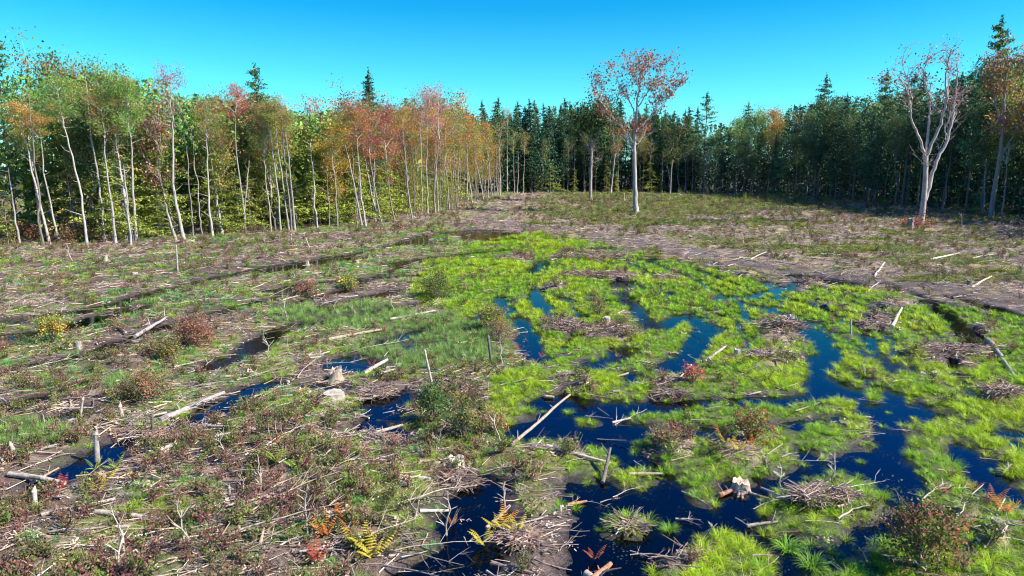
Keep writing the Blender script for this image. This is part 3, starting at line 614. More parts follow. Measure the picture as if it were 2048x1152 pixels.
def hemlock(rng, Ht=7., rad=2.3, nn=4200, pal='hemlock'):
    B = MB(); Lf = MB(); p = np.array([[0, 0, 0], [rng.normal(0, .1), rng.normal(0, .1), Ht * .5], [rng.normal(0, .15), rng.normal(0, .15), Ht]])
    B.tube(p, [.08, .05, .01], BARKC['grey'], 5, cap=False); C_ = []
    nb = 34
    for i in range(nb):
        f = .04 + .95 * (i / nb); z = f * Ht; l = rad * (1 - f) ** .8 * rng.uniform(.35, 1.3) + .15; z = z + rng.normal(0, .12); a = i * 2.4 + rng.normal(0, .5)
        b0 = np.array([0, 0, z]); e_ = b0 + np.array([math.cos(a) * l, math.sin(a) * l, -.12 * l + rng.normal(0, .28)]); mid = (b0 + e_) / 2 + [0, 0, .1 * l]
        B.tube([b0, mid, e_], [.016, .012, .005], BARKC['grey'], 3, cap=False); m = int(nn / nb * (.3 + 1.2 * l / rad)); s_ = rng.uniform(.1, 1.05, m)[:, None]
        sd_ = np.array([-math.sin(a), math.cos(a), 0]); c = b0 * (1 - s_) + e_ * s_ + np.array([0, 0, .4 * l]) * s_ * (1 - s_) + sd_ * rng.normal(0, 1, (m, 1)) * .28 * l * (1.15 - s_) + rng.normal(0, .07, (m, 3)); C_.append(c)
    c = np.concatenate(C_); Lf.leaves(c, rng.uniform(.5, 1.3, len(c)) * .17, pick(pal, rng, len(c), .3), rng, flat=.8, ratio=.5); return B, Lf
def ms(mb, nm, m, smooth=False):
    d = mb.data(nm, m)
    if smooth: smooth_shade(d)
    return d
r_ = np.random.default_rng(5)
CR = {}
for q, (pal, n, cl) in {'green': ('green', 3400, .6), 'olive': ('olive', 2900, .6), 'mixed': ('mixed', 3000, .6), 'yellow': ('yellow', 2800, .6), 'orange': ('orange', 2600, .55),
              'red': ('red', 2500, .55), 'crimson': ('crimson', 2600, .5), 'pink': ('pink', 1300, .5), 'darkgreen': ('darkgreen', 3600, .6), 'sparse': ('olive', 900, .5), 'sparsemix': ('mixed', 1000, .5)}.items():
    CR[q] = []
    for v_ in range(2):
        B, Lf = crown(r_, pal, int(n * 1.5), .20, clump=cl, limbs=11, barkc='grey' if q == 'darkgreen' else 'white', flat=.25)
        CR[q].append((ms(B, "branching", M_BARK), ms(Lf, "crown", M_LEAF)))
def conif(kind, **kw):
    B, Lf = (hemlock if kind == 'h' else pine)(r_, **kw); return (ms(B, "trunk", M_BARK), ms(Lf, "crown", M_NEEDLE))
CON = {'pine': [conif('p'), conif('p', irregular=.8, rad=3.0), conif('p', bare=.5, rad=2.4, nn=3000)],
       'spruce': [conif('p', pal='spruce', bare=.22, rad=2.3, up=-.12, nwh=24, nn=4600, irregular=.3), conif('p', pal='spruce', bare=.4, rad=2.0, up=-.05, nwh=20, nn=3600)],
       'hemlock': [conif('h'), conif('h', Ht=8, rad=2.0), conif('h', Ht=6, rad=2.6), conif('h', Ht=7, rad=2.2, pal='olive', nn=2200)]}
CONH = {'pine': [20, 20, 20], 'spruce': [20, 20], 'hemlock': [7, 8, 6, 7]}
TREES = []   # (object, zone, kind phrase, screen u, rowphrase, custom label)
KIND = {'green': 'green leafy tree', 'olive': 'olive leafy tree', 'mixed': 'green leafy tree turning orange', 'yellow': 'yellow leafy tree', 'orange': 'orange autumn tree', 'red': 'red autumn maple',
        'crimson': 'crimson autumn maple', 'pink': 'thin pinkish autumn tree', 'darkgreen': 'dark green leafy tree', 'sparse': 'thinly leaved olive tree', 'sparsemix': 'thinly leaved tree turning orange',
        'pine': 'dark pine tree', 'spruce': 'dark pointed spruce', 'hemlock': 'yellow green young hemlock', 'bare': 'bare pale trunk with broken stubs'}
NM = {'pine': 'pine_tree', 'spruce': 'spruce_tree', 'hemlock': 'hemlock_tree', 'bare': 'bare_tree', 'crimson': 'maple_tree', 'red': 'maple_tree', 'pink': 'maple_tree', 'orange': 'maple_tree'}
def gz(x, y): return float(H(np.array([x]), np.array([y]))[0]) - .05
def place_con(kind, x, y, h, zone, row):
    i = r_.integers(0, len(CON[kind])); tk, lf = CON[kind][i]; s_ = h / CONH[kind][i]
    rt = link(NM[kind], None, None, (x, y, gz(x, y)), r_.uniform(0, 6.28), (s_ * r_.uniform(.9, 1.15),) * 2 + (s_,))
    link("trunk", tk, rt); link("crown", lf, rt); TREES.append((rt, zone, kind, P(x, y)[0], row, None)); return rt
def trunk_tube(pts, r0, r1, colr, rng, stubs=0, n=7):
    mb = MB(); pts = np.array(pts, float); t = np.linspace(0, 1, len(pts)); L = np.linalg.norm(np.diff(pts, axis=0), axis=1).sum()
    tt = np.linspace(0, 1, max(9, len(pts) * 3)); pp = np.stack([np.interp(tt, t, pts[:, i]) for i in range(3)], 1)
    for _ in range(2): pp[1:-1] = (pp[:-2] + pp[1:-1] * 2 + pp[2:]) / 4
    pp[1:-1] += rng.normal(0, .035, (len(pp) - 2, 3)); rad = (r0 * (1 - tt) ** .8 + r1) * .66; rad[0] *= 1.35; rad[1] *= 1.08
    mb.tube(pp, rad, colr, n)
    for _ in range(stubs):
        f = rng.uniform(.2, .98); b0 = np.array([np.interp(f, tt, pp[:, i]) for i in range(3)]); a = rng.uniform(0, 6.28); l = rng.uniform(.3, 1.6) * (1 - .3 * f)
        d = np.array([math.cos(a), math.sin(a), rng.uniform(-.1, .7)]); mb.tube([b0, b0 + d * l * .5, b0 + d * l + rng.normal(0, .08, 3)], [.028, .018, .006], colr, 3, cap=False)
    return mb, pp
def hardwood(x, y, h, kind, zone, row, r0=.15, frac=.5, lean=(0, 0), barkc='pale', csx=1.0, traced=None, label=None, stubs=5, forkpt=None):
    z0 = gz(x, y); n = 7; t = np.linspace(0, 1, n)
    if traced is None:
        pts = np.stack([lean[0] * t ** 1.2 * h * .6, lean[1] * t * h * .6, t * h * (1 - frac * .9)], 1); pts[1:-1, :2] += r_.normal(0, .12, (n - 2, 2))
    else: pts = traced - np.array([x, y, z0])
    pts[0] = [0, 0, 0]; bc = np.array(BARKC[barkc]) * r_.uniform(.8, 1.12)
    mb, pp = trunk_tube(pts, r0, .045, bc, r_, stubs)
    rt = link(NM.get(kind, 'leafy_tree'), None, None, (x, y, z0)); link("trunk", ms(mb, "trunk", M_BARK, True), rt)
    if kind != 'bare':
        br, lf = CR[kind][r_.integers(0, 2)]; top = pp[-1]; hc = h - top[2]; s_ = hc / 9.0; sx_ = max(s_ * .82, .5) * csx; a = r_.uniform(0, 6.28)
        for nm, dt in (("branching", br), ("crown", lf)): link(nm, dt, rt, tuple(top - [0, 0, .25]), a, (sx_, sx_, s_))
    TREES.append((rt, zone, kind, P(x, y)[0], row, label)); return rt
def edge(px, n, rng, jit=.5, depth=0.0, side=None):
    W = toW(px); L = np.r_[0, np.cumsum(np.linalg.norm(np.diff(W, axis=0), axis=1))]; s_ = (np.arange(n) + .5 + rng.uniform(-jit, jit, n) * .9) / n * L[-1]
    x = np.interp(s_, L, W[:, 0]); y = np.interp(s_, L, W[:, 1]); i = np.clip(np.searchsorted(L, s_) - 1, 0, len(W) - 2); t = W[i + 1] - W[i]; t /= np.linalg.norm(t, axis=1)[:, None]
    nn = np.stack([-t[:, 1], t[:, 0]], 1); return x + nn[:, 0] * depth, y + nn[:, 1] * depth
LEFT = [(-260, 515), (-120, 503), (0, 494), (100, 492), (240, 488), (350, 482), (430, 473), (560, 468), (620, 464), (720, 456), (800, 442), (870, 430), (930, 412), (985, 397), (1010, 391)]
BACK = [(1005, 390), (1100, 386.5), (1180, 386.5), (1260, 386.5), (1340, 387), (1390, 387)]
RIGHT = [(1385, 387), (1450, 391), (1540, 396), (1600, 401), (1700, 410), (1790, 419), (1900, 428), (1985, 436), (2100, 446), (2300, 462)]
SKX = [-300, 0, 30, 80, 115, 150, 200, 270, 340, 400, 470, 520, 570, 640, 700, 740, 790, 870, 930, 990, 1060, 1130, 1200, 1300, 1410, 1450, 1540, 1640, 1700, 1750, 1800, 1860, 1930, 1985, 2040, 2300]
SKY_ = [100, 105, 115, 110, 125, 105, 112, 125, 125, 160, 165, 155, 185, 200, 185, 165, 195, 180, 208, 212, 206, 202, 196, 220, 226, 224, 215, 180, 182, 182, 168, 165, 120, 95, 100, 60]
def sky_h(x, y, add=0):
    u, v = P(x, y); return height_at(np.interp(u, SKX, SKY_) + add, y)
def back_kind(u):
    T = [(60, ['pine', 'green', 'pine']), (110, ['green', 'mixed', 'pine']), (235, ['green', 'darkgreen', 'mixed', 'pink']), (310, ['mixed', 'pink', 'green']), (380, ['pink', 'mixed', 'green']), (450, ['olive', 'mixed', 'pine']),
         (495, ['crimson', 'mixed', 'olive']), (545, ['pine', 'pine', 'mixed']), (600, ['orange', 'mixed', 'pine']), (640, ['pine', 'pine', 'red']), (680, ['yellow', 'red', 'red']), (730, ['red', 'red', 'orange']), (765, ['spruce', 'red']), (800, ['crimson', 'red']),
         (850, ['orange', 'red', 'mixed']), (900, ['pink', 'mixed', 'orange']), (950, ['orange', 'olive']), (1005, ['orange', 'olive', 'pine'])]
    for a, b in T:
        if u < a: return b[r_.integers(0, len(b))]
    return 'pine'
# left wood
for dep, n, add, row in ((3.0, 26, 60, 'edge'), (6.5, 28, 26, 'second row'), (11.0, 16, 0, 'tall back row')):
    X, Y = edge(LEFT, n, r_, depth=dep)
    for x, y in zip(X, Y):
        u = P(x, y)[0]
        if u < -190: continue
        h = float(sky_h(x, y, add + r_.uniform(-14, 22))) ; k = back_kind(u + r_.uniform(-12, 12))
        if k in ('pine', 'spruce'): place_con(k, x, y, h, 'left', row)
        else: hardwood(x, y, h, k, 'left', row, r0=r_.uniform(.08, .15), frac=r_.uniform(.58, .85), lean=r_.normal(0, .06, 2), barkc=r_.choice(['pale', 'pale', 'grey']))
for dep, n in ((.9, 13), (2.8, 19), (5.2, 20)):
    X, Y = edge(LEFT[:-2], n, r_, depth=dep)
    for x, y in zip(X, Y):
        if P(x, y)[0] > -150: place_con('hemlock', x, y, r_.uniform(4, 9) if dep < 3 else r_.uniform(9, 13.5), 'left', 'edge' if dep < 3 else 'second row')
TR = [  # traced leaning trunks on the left edge: points in pixels from the foot up, crown top row, radius, crown colour
 ([(40, 492), (28, 430), (15, 335)], None, .10, 'bare'), ([(175, 497), (168, 400), (150, 300), (140, 250)], 150, .11, 'green'), ([(100, 482), (60, 330), (50, 280)], 190, .11, 'orange'),
 ([(120, 484), (92, 370), (82, 270)], 215, .09, 'orange'),
 ([(232, 490), (222, 420), (208, 330), (203, 270)], 180, .12, 'mixed'), ([(262, 478), (248, 400), (236, 330), (226, 288)], 130, .22, 'green'), ([(273, 485), (272, 420), (270, 330), (272, 270)], 135, .17, 'green'),
 ([(262, 492), (256, 400), (252, 330)], None, .08, 'bare'), ([(352, 482), (338, 420), (338, 400)], None, .16, 'bare'), ([(368, 480), (352, 420), (343, 350), (340, 280), (341, 235)], 118, .20, 'pink'),
 ([(426, 476), (418, 420), (416, 340), (414, 270)], 190, .14, 'olive'), ([(445, 473), (434, 430), (424, 380)], None, .17, 'bare'), ([(492, 470), (486, 400), (476, 320), (474, 240)], 165, .12, 'crimson'),
 ([(486, 468), (492, 380), (496, 320)], None, .08, 'bare'), ([(543, 466), (536, 400), (528, 340), (526, 300)], 215, .09, 'mixed'), ([(562, 462), (556, 380), (545, 300), (535, 240)], 200, .10, 'mixed'), ([(578, 455), (566, 370), (552, 290), (548, 240)], 190, .10, 'mixed'),
 ([(590, 400), (586, 330), (584, 270)], 215, .14, 'pine_top'), ([(676, 462), (672, 400), (668, 340)], 250, .09, 'yellow'),
 ([(724, 458), (712, 400), (700, 340), (690, 300)], 215, .13, 'yellow'), ([(732, 458), (722, 400), (716, 340), (712, 290)], 200, .13, 'red'), ([(758, 450), (744, 390), (735, 330), (728, 290)], 205, .12, 'red'), ([(763, 450), (752, 380), (746, 320)], 200, .12, 'red'),
 ([(790, 447), (780, 390), (775, 320)], 205, .10, 'crimson'), ([(825, 443), (815, 380), (812, 320), (806, 280)], 205, .11, 'orange'), ([(870, 431), (868, 380), (874, 330), (880, 275)], 165, .19, 'pink'), ([(855, 432), (855, 380), (853, 320), (856, 260)], 175, .14, 'pink'),
 ([(898, 422), (896, 370), (890, 320)], 230, .12, 'orange'), ([(914, 420), (912, 370), (908, 320)], 225, .12, 'mixed'), ([(945, 412), (940, 370), (933, 320)], 240, .11, 'orange'), ([(968, 405), (960, 360), (948, 310)], 235, .10, 'olive'), ([(985, 398), (981, 360), (976, 310)], 235, .12, 'orange'),
 ([(1000, 395), (1000, 340), (998, 300)], 240, .13, 'sparsemix'), ([(1015, 388), (1014, 330), (1014, 250)], 210, .13, 'sparsemix')]
for pts, top, r0, kind in TR:
    gx, gy = G(pts[0][0], min(max(pts[0][1], np.interp(pts[0][0], [a for a, b in LEFT], [b for a, b in LEFT]) - 2), 500)); gx = float(gx); gy = float(gy)
    W = np.array([PX(a, b, gy) for a, b in pts]); W[:, 1] += np.linspace(0, r_.normal(0, .8), len(W)); W[0] = (gx, gy, 0)
    if kind == 'bare': hardwood(gx, gy, W[-1][2], 'bare', 'left', 'edge', r0=r0, traced=W, barkc='white', stubs=12)
    else:
        kk = 'olive' if kind == 'pine_top' else kind
        hardwood(gx, gy, float(height_at(top, gy)), kk, 'left', 'edge', r0=r0, traced=W, barkc=r_.choice(['white', 'pale']), stubs=8)
X, Y = edge(LEFT, 30, r_, depth=.4, jit=.8)
for x, y in zip(X, Y):
    if P(x, y)[0] < -60: continue
    ln = r_.normal(0, .05, 2); h = r_.uniform(8, 15); hardwood(x, y, h, 'bare', 'left', 'edge', r0=r_.uniform(.05, .11), frac=.02, lean=ln, barkc=r_.choice(['white', 'pale', 'grey']), stubs=r_.integers(6, 16))
# back wood
for dep, n, add, row in ((1.0, 28, 45, 'edge'), (5.0, 18, 14, 'second row'), (9, 18, 0, 'tall back row')):
    X, Y = edge(BACK, n, r_, depth=dep)
    for x, y in zip(X, Y):
        h = float(sky_h(x, y, add + r_.uniform(-14, 22)))
        k = r_.choice(['bare', 'sparse', 'sparsemix', 'spruce', 'olive', 'bare']) if row == 'edge' else r_.choice(['spruce', 'pine', 'spruce', 'pine', 'darkgreen'])
        if k in ('pine', 'spruce'): place_con(k, x, y, h, 'far', row)
        else: hardwood(x, y, h * (.72 if k == 'bare' else .9), k, 'far', row, r0=r_.uniform(.14, .22), frac=.42 if k != 'bare' else .05, lean=r_.normal(0, .05, 2), barkc='pale', stubs=8)
for u in (1035, 1058, 1072, 1086, 1100, 1128, 1275, 1375, 1392):
    x, y = G(u, 386.5); y = float(y) + 4; place_con('spruce', float(PX(u, 300, y)[0]), y, float(height_at(np.interp(u, SKX, SKY_) + r_.uniform(-6, 14), y)), 'far', 'second row')
for u, h in ((1045, 6), (1075, 8), (1150, 7), (1215, 8), (1235, 6), (1300, 9), (1325, 7), (1100, 9)):
    x, y = G(u, 387); place_con('hemlock', float(x), float(y) + 2, h, 'far', 'edge')
# right wood
for dep, n, add, row in ((.5, 24, 60, 'edge'), (5.5, 25, 22, 'second row'), (11, 14, 0, 'tall back row')):
    X, Y = edge(RIGHT, n, r_, depth=dep)
    for x, y in zip(X, Y):
        u = P(x, y)[0]
        if u > 2230: continue
        h = float(sky_h(x, y, add + r_.uniform(-14, 24)))
        k = r_.choice(['pine', 'darkgreen', 'darkgreen', 'spruce', 'sparse', 'green']) if u < 1900 else r_.choice(['pine', 'olive', 'mixed', 'darkgreen'])
        if 1520 < u < 1560 and dep > 5: k = 'orange'
        if k in ('pine', 'spruce'): place_con(k, x, y, h, 'right', row)
        else: hardwood(x, y, h, k, 'right', row, r0=r_.uniform(.12, .22), frac=r_.uniform(.5, .68), lean=r_.normal(0, .05, 2), barkc=r_.choice(['grey', 'pale']), stubs=9, csx=1.15)
for u, top, k in ((1410, 190, 'pine'), (1642, 155, 'pine'), (1985, 48, 'pine'), (522, 142, 'pine'), (742, 150, 'spruce'), (12, 82, 'pine'), (1490, 212, 'pine'), (1760, 150, 'pine'), (1815, 155, 'pine')):
    v0 = np.interp(u, *zip(*(LEFT if u < 1000 else RIGHT))); x, y = G(u, v0); sgn = -1 if u < 1000 else 1; y = float(y); dd = 6.0
    y2 = y + dd; x2 = (u - 1024) / F * (y2 * CP + 0) ; x2 = PX(u, (v0 + top) / 2, y2)[0]
    place_con(k, float(x2), y2, float(height_at(top, y2)) , 'right' if u > 1000 else 'left', 'tall back row')

# ---- trees standing alone in the cut, traced limb by limb
def hero(name, label, base, limbs, pal, nleaf, lsize, barkc, twigs=7, clump=.5, leafy=.45, seed=1, depthj=2.2, toponly=None):
    rng = np.random.default_rng(seed); gx, gy = G(*base); gx = float(gx); gy = float(gy); z0 = gz(gx, gy); o = np.array([gx, gy, z0])
    rt = link(name, None, None, tuple(o)); tag(rt, label, "tree"); T = MB(); Br = MB(); Lf = MB(); anchors = []; offs = {}
    for li, (par, r0, r1, pts, dep) in enumerate(limbs):
        y0 = 0 if par is None else offs[par]
        W = np.array([PX(a, b, gy) for a, b in pts]) - o; W[:, 1] += y0 + np.linspace(0, dep, len(W)); offs[li] = y0 + dep * .4
        if par is None: W[0, 2] = -.1
        r0, r1 = r0 * .8, r1 * .8
        t = np.linspace(0, 1, len(W)); tt = np.linspace(0, 1, len(W) * 4); pp = np.stack([np.interp(tt, t, W[:, i]) for i in range(3)], 1)
        for _ in range(2): pp[1:-1] = (pp[:-2] + 2 * pp[1:-1] + pp[2:]) / 4
        pp[1:-1] += rng.normal(0, .02 if par is None else .05, (len(pp) - 2, 3)); rad = r0 + (r1 - r0) * tt
        if par is None: rad[0] *= 1.5; rad[1] *= 1.2
        (T if par is None else Br).tube(pp, rad, BARKC[barkc], 9 if par is None else 6, cap=True); L = np.linalg.norm(np.diff(pp, axis=0), axis=1).sum()
        if par is None and li == 0 and len(limbs) > 1 and leafy < 1: s0 = .8
        else: s0 = .3
        for q in range(int(twigs * (.5 + L / 8))):
            f = rng.uniform(s0, 1) if q else 1.0; b0 = np.array([np.interp(f, tt, pp[:, i]) for i in range(3)]); dd = pp[min(len(pp) - 1, int(f * (len(pp) - 1)) + 1)] - pp[max(0, int(f * (len(pp) - 1)) - 2)]
            dd = dd / (np.linalg.norm(dd) + 1e-6) + rng.normal(0, .55, 3); dd[2] = abs(dd[2]) * .8 + .15; l = rng.uniform(.9, 2.6) * (1.15 - .3 * f); cur = [b0]
            for s_ in range(3): dd = dd + rng.normal(0, .25, 3); cur.append(cur[-1] + dd / np.linalg.norm(dd) * l / 3)
            cur = np.array(cur); Br.tube(cur, [.04, .03, .02, .01], BARKC[barkc], 4, cap=False); anchors += [cur[-1], cur[2]]
            for s_ in range(4):
                e_ = cur[rng.integers(1, 4)] + rng.normal(0, .45, 3) + [0, 0, .25]; m_ = cur[rng.integers(1, 3)]; Br.tube([m_, (m_ + e_) / 2 + rng.normal(0, .06, 3), e_], [.016, .012, .006], BARKC[barkc], 3, cap=False); anchors.append(e_)
    link("trunk", ms(T, "trunk", M_BARK, True), rt); link("branching", ms(Br, "branching", M_BARK), rt)
    an = np.array(anchors)
    if toponly: an = an[an[:, 2] > toponly]
    if nleaf:
        w_ = rng.uniform(.02, 1.5, len(an)) ** 2; w_ /= w_.sum(); k = rng.choice(len(an), nleaf, p=w_)
        xs = an[:, 0]; pc = np.array([PAL[p_][rng.integers(0, len(PAL[p_]))] for p_ in rng.choice(pal, len(an))])
        Lf.leaves(an[k] + rng.normal(0, clump, (nleaf, 3)) * [1, 1, .7], rng.uniform(.6, 1.3, nleaf) * lsize, pc[k] * rng.uniform(.7, 1.3, (nleaf, 1)), rng, flat=.2, ratio=.7); link("crown", ms(Lf, "crown", M_LEAF), rt)
    return rt
hero("maple_tree", "tall lone maple, pale straight trunk, umbrella of sparse pink and orange leaves", (1272, 429), [
  (None, .46, .26, [(1272, 429), (1270, 380), (1269, 330), (1269, 285), (1271, 255)], 0), (0, .26, .06, [(1271, 255), (1273, 225), (1276, 195), (1282, 165), (1286, 130)], .5),
  (0, .16, .05, [(1269, 290), (1255, 270), (1240, 252), (1222, 232), (1203, 210), (1186, 192)], -1.5), (0, .14, .04, [(1271, 262), (1290, 245), (1306, 228), (1320, 205), (1338, 178), (1350, 152)], 1.5),
  (1, .12, .04, [(1272, 228), (1262, 205), (1250, 185), (1240, 160), (1228, 136)], 2.0), (1, .12, .04, [(1275, 215), (1290, 190), (1305, 165), (1316, 135)], -2.0), (1, .09, .03, [(1279, 180), (1270, 155), (1262, 125)], -1.2),
  (2, .08, .03, [(1222, 232), (1215, 205), (1210, 180), (1203, 165)], 1.5), (3, .08, .03, [(1306, 228), (1325, 212), (1342, 185), (1352, 172)], -1.5), (1, .09, .03, [(1284, 160), (1296, 140), (1302, 122)], 1.0),
  (0, .07, .02, [(1269, 310), (1260, 292), (1254, 280)], -.5), (0, .07, .02, [(1270, 290), (1280, 284), (1290, 272)], .8)], ['pink', 'orange', 'orange', 'red', 'mixed'], 4200, .30, 'white', twigs=10, clump=.5, seed=3, toponly=11.5)
hero("oak_tree", "dark green crowned tree with a pale forked trunk just left of the lone maple", (1181, 404), [
  (None, .42, .25, [(1181, 404), (1181, 360), (1183, 320), (1183, 290)], 0), (0, .22, .08, [(1183, 290), (1182, 265), (1188, 240), (1190, 210)], .5), (0, .14, .05, [(1183, 305), (1172, 285), (1165, 255), (1158, 225)], 2),
  (0, .16, .05, [(1184, 295), (1195, 270), (1200, 240), (1212, 215)], -2), (0, .09, .03, [(1183, 330), (1190, 325), (1198, 318)], 0)], ['green', 'darkgreen', 'darkgreen', 'green'], 4600, .40, 'pale', twigs=13, clump=1.25, seed=4, toponly=14)
hero("maple_tree", "big pale many-stemmed maple with thin pink top in front of the dark right-hand wood", (1842, 452), [
  (None, .42, .30, [(1842, 452), (1845, 420), (1849, 390), (1851, 350), (1851, 310)], 0), (0, .20, .07, [(1851, 320), (1842, 292), (1832, 268), (1818, 248), (1811, 225), (1808, 200), (1800, 178), (1784, 160)], -1.5),
  (0, .20, .06, [(1851, 312), (1857, 275), (1863, 235), (1868, 200), (1862, 170), (1858, 135)], 1.2), (0, .22, .06, [(1853, 312), (1870, 272), (1884, 232), (1890, 200), (1887, 165), (1890, 125), (1896, 100)], -.6),
  (0, .30, .06, [(1850, 400), (1862, 362), (1878, 315), (1898, 285), (1908, 245), (1914, 205), (1922, 160), (1924, 125)], .8), (1, .09, .03, [(1811, 225), (1822, 200), (1815, 165), (1806, 128), (1812, 105)], 1),
  (2, .09, .03, [(1868, 200), (1852, 178), (1845, 150), (1848, 120)], -1), (3, .10, .03, [(1888, 215), (1898, 185), (1905, 150), (1903, 115)], 1.3), (4, .10, .03, [(1898, 285), (1888, 255), (1900, 230), (1902, 200)], -1), (1, .07, .02, [(1800, 178), (1770, 168), (1752, 165)], -.8)],
  ['pink', 'pink', 'red'], 650, .26, 'white', twigs=9, clump=.35, seed=6, toponly=13)
hero("maple_tree", "tall grey leaning maple with a loose orange and yellow crown at the right edge", (1981, 441), [
  (None, .42, .2, [(1981, 441), (1987, 390), (1997, 330), (2003, 285), (2008, 240)], 0), (0, .2, .06, [(2008, 240), (2010, 190), (2018, 140), (2024, 95)], .6), (0, .15, .05, [(1999, 318), (2015, 285), (2032, 250), (2046, 215), (2058, 170)], -1.2),
  (0, .12, .04, [(2006, 255), (1995, 215), (1990, 170), (1996, 125)], 1), (1, .1, .03, [(2011, 190), (2035, 150), (2045, 110)], -1)], ['orange', 'yellow', 'olive', 'pink'], 1900, .32, 'pale', twigs=8, clump=.55, seed=8, toponly=10)
hero("birch_tree", "slim pale tree with olive crown just right of the lone maple at the far wood", (1340, 391), [
  (None, .28, .16, [(1340, 391), (1342, 350), (1345, 310)], 0), (0, .12, .05, [(1345, 310), (1340, 280), (1335, 250)], 1), (0, .12, .05, [(1345, 315), (1355, 285), (1362, 250)], -1)], ['olive', 'olive', 'green'], 1500, .36, 'pale', twigs=7, clump=.8, seed=9, toponly=9)
hero("leafy_tree", "pale forked tree with thin rusty crown between the two tall lone trees", (1221, 389), [
  (None, .25, .14, [(1221, 389), (1227, 340), (1231, 300)], 0), (0, .12, .04, [(1231, 300), (1226, 270), (1222, 245)], 1), (0, .12, .04, [(1231, 305), (1240, 275), (1248, 250)], -1)], ['mixed', 'orange', 'olive'], 700, .34, 'white', twigs=7, clump=.7, seed=10, toponly=10)
# ---- the wood beyond the first rows, one mass
fb = MB(); ft = MB(); rf = np.random.default_rng(21)
def far_tree(x, y, h, pal, con):
    ft.tube([[x, y, 0], [x + rf.normal(0, .3), y, h * .9]], [.16, .05], BARKC['dark'] if rf.uniform() < .6 else BARKC['grey'], 4, cap=False)
    n = 520; t = rf.uniform(.22, 1, n); R_ = (2.6 * (1 - (t - .3) / .7) + .3) if con else 2.9 * np.sqrt(np.clip(1 - ((t - .68) / .36) ** 2, 0.03, 1)); a = rf.uniform(0, 6.28, n); q = np.sqrt(rf.uniform(.1, 1, n)) * R_
    fb.leaves(np.stack([x + np.cos(a) * q, y + np.sin(a) * q, t * h], 1), rf.uniform(.32, .75, n), pick(pal, rf, n, .35), rf, flat=.4, ratio=.5)
    n = 130; fb.leaves(np.stack([x + rf.normal(0, 1.9, n), y + rf.normal(0, 1.9, n), rf.uniform(.1, 9, n)], 1), rf.uniform(.5, 1.2, n), pick('hemlock' if con is None else 'spruce', rf, n, .3) * (.8 if con is None else 1), rf, flat=.4, ratio=.5)
for E, deps, nn_, kd in ((LEFT, (9, 14, 19, 24, 30, 38), 44, ['pine', 'olive', 'green', 'green']), (BACK, (7, 12, 16, 22, 30, 40), 38, ['spruce', 'pine', 'spruce']), (RIGHT, (8, 14, 19, 26, 34, 42), 46, ['spruce', 'pine', 'darkgreen'])):
    for d_ in deps:
        X, Y = edge(E, nn_, rf, depth=d_)
        for x, y in zip(X, Y):
            h = float(sky_h(x, y, rf.uniform(30, 70) if E is LEFT else rf.uniform(6, 40))); pal = kd[rf.integers(0, len(kd))]; far_tree(x, y, min(h, 30), pal, None if E is LEFT else pal in ('pine', 'spruce'))
for cu, cv, n_ in ((1395, 387, 46), (1003, 389, 40)):
    cx, cy = G(cu, cv)
    for q in range(n_): far_tree(float(cx) + rf.uniform(-14, 14), float(cy) + rf.uniform(5, 42), rf.uniform(15, 20), 'spruce', True)
for q in range(34):   # the same wood going on past the right edge of the view
    y = rf.uniform(18, 82); x = 60 + rf.uniform(0, 9) + max(0, y - 60) * .1; far_tree(x, y, rf.uniform(13, 17), 'darkgreen', rf.uniform() < .5)
o1 = link("distant_wood", ms(fb, "distant_wood", M_NEEDLE)); tag(o1, "unbroken mass of the wood behind the first rows of trees", kind="stuff")
o2 = link("distant_trunks", ms(ft, "distant_trunks", M_BARK)); tag(o2, "shaded trunks deep inside the wood", kind="stuff")
# ---- labels for the wood
ZW = {'left': ('left wood', ''), 'far': ('far wood', ''), 'right': ('right wood', '')}
byk = {}
for t_ in TREES: byk.setdefault((t_[1], t_[2], t_[4]), []).append(t_)
for (zone, kind, row), L in byk.items():
    L.sort(key=lambda t_: t_[3]); rw = {'edge': 'front row', 'second row': 'second row', 'tall back row': 'back row'}[row]
    for i, t_ in enumerate(L):
        tag(t_[0], f"{KIND[kind]}" + (f", {ordinal(i)} from left" if len(L) > 1 else "") + f" in {rw} of the {ZW[zone][0]}", "tree", f"trees of the {ZW[zone][0]}")
print("trees", len(TREES))

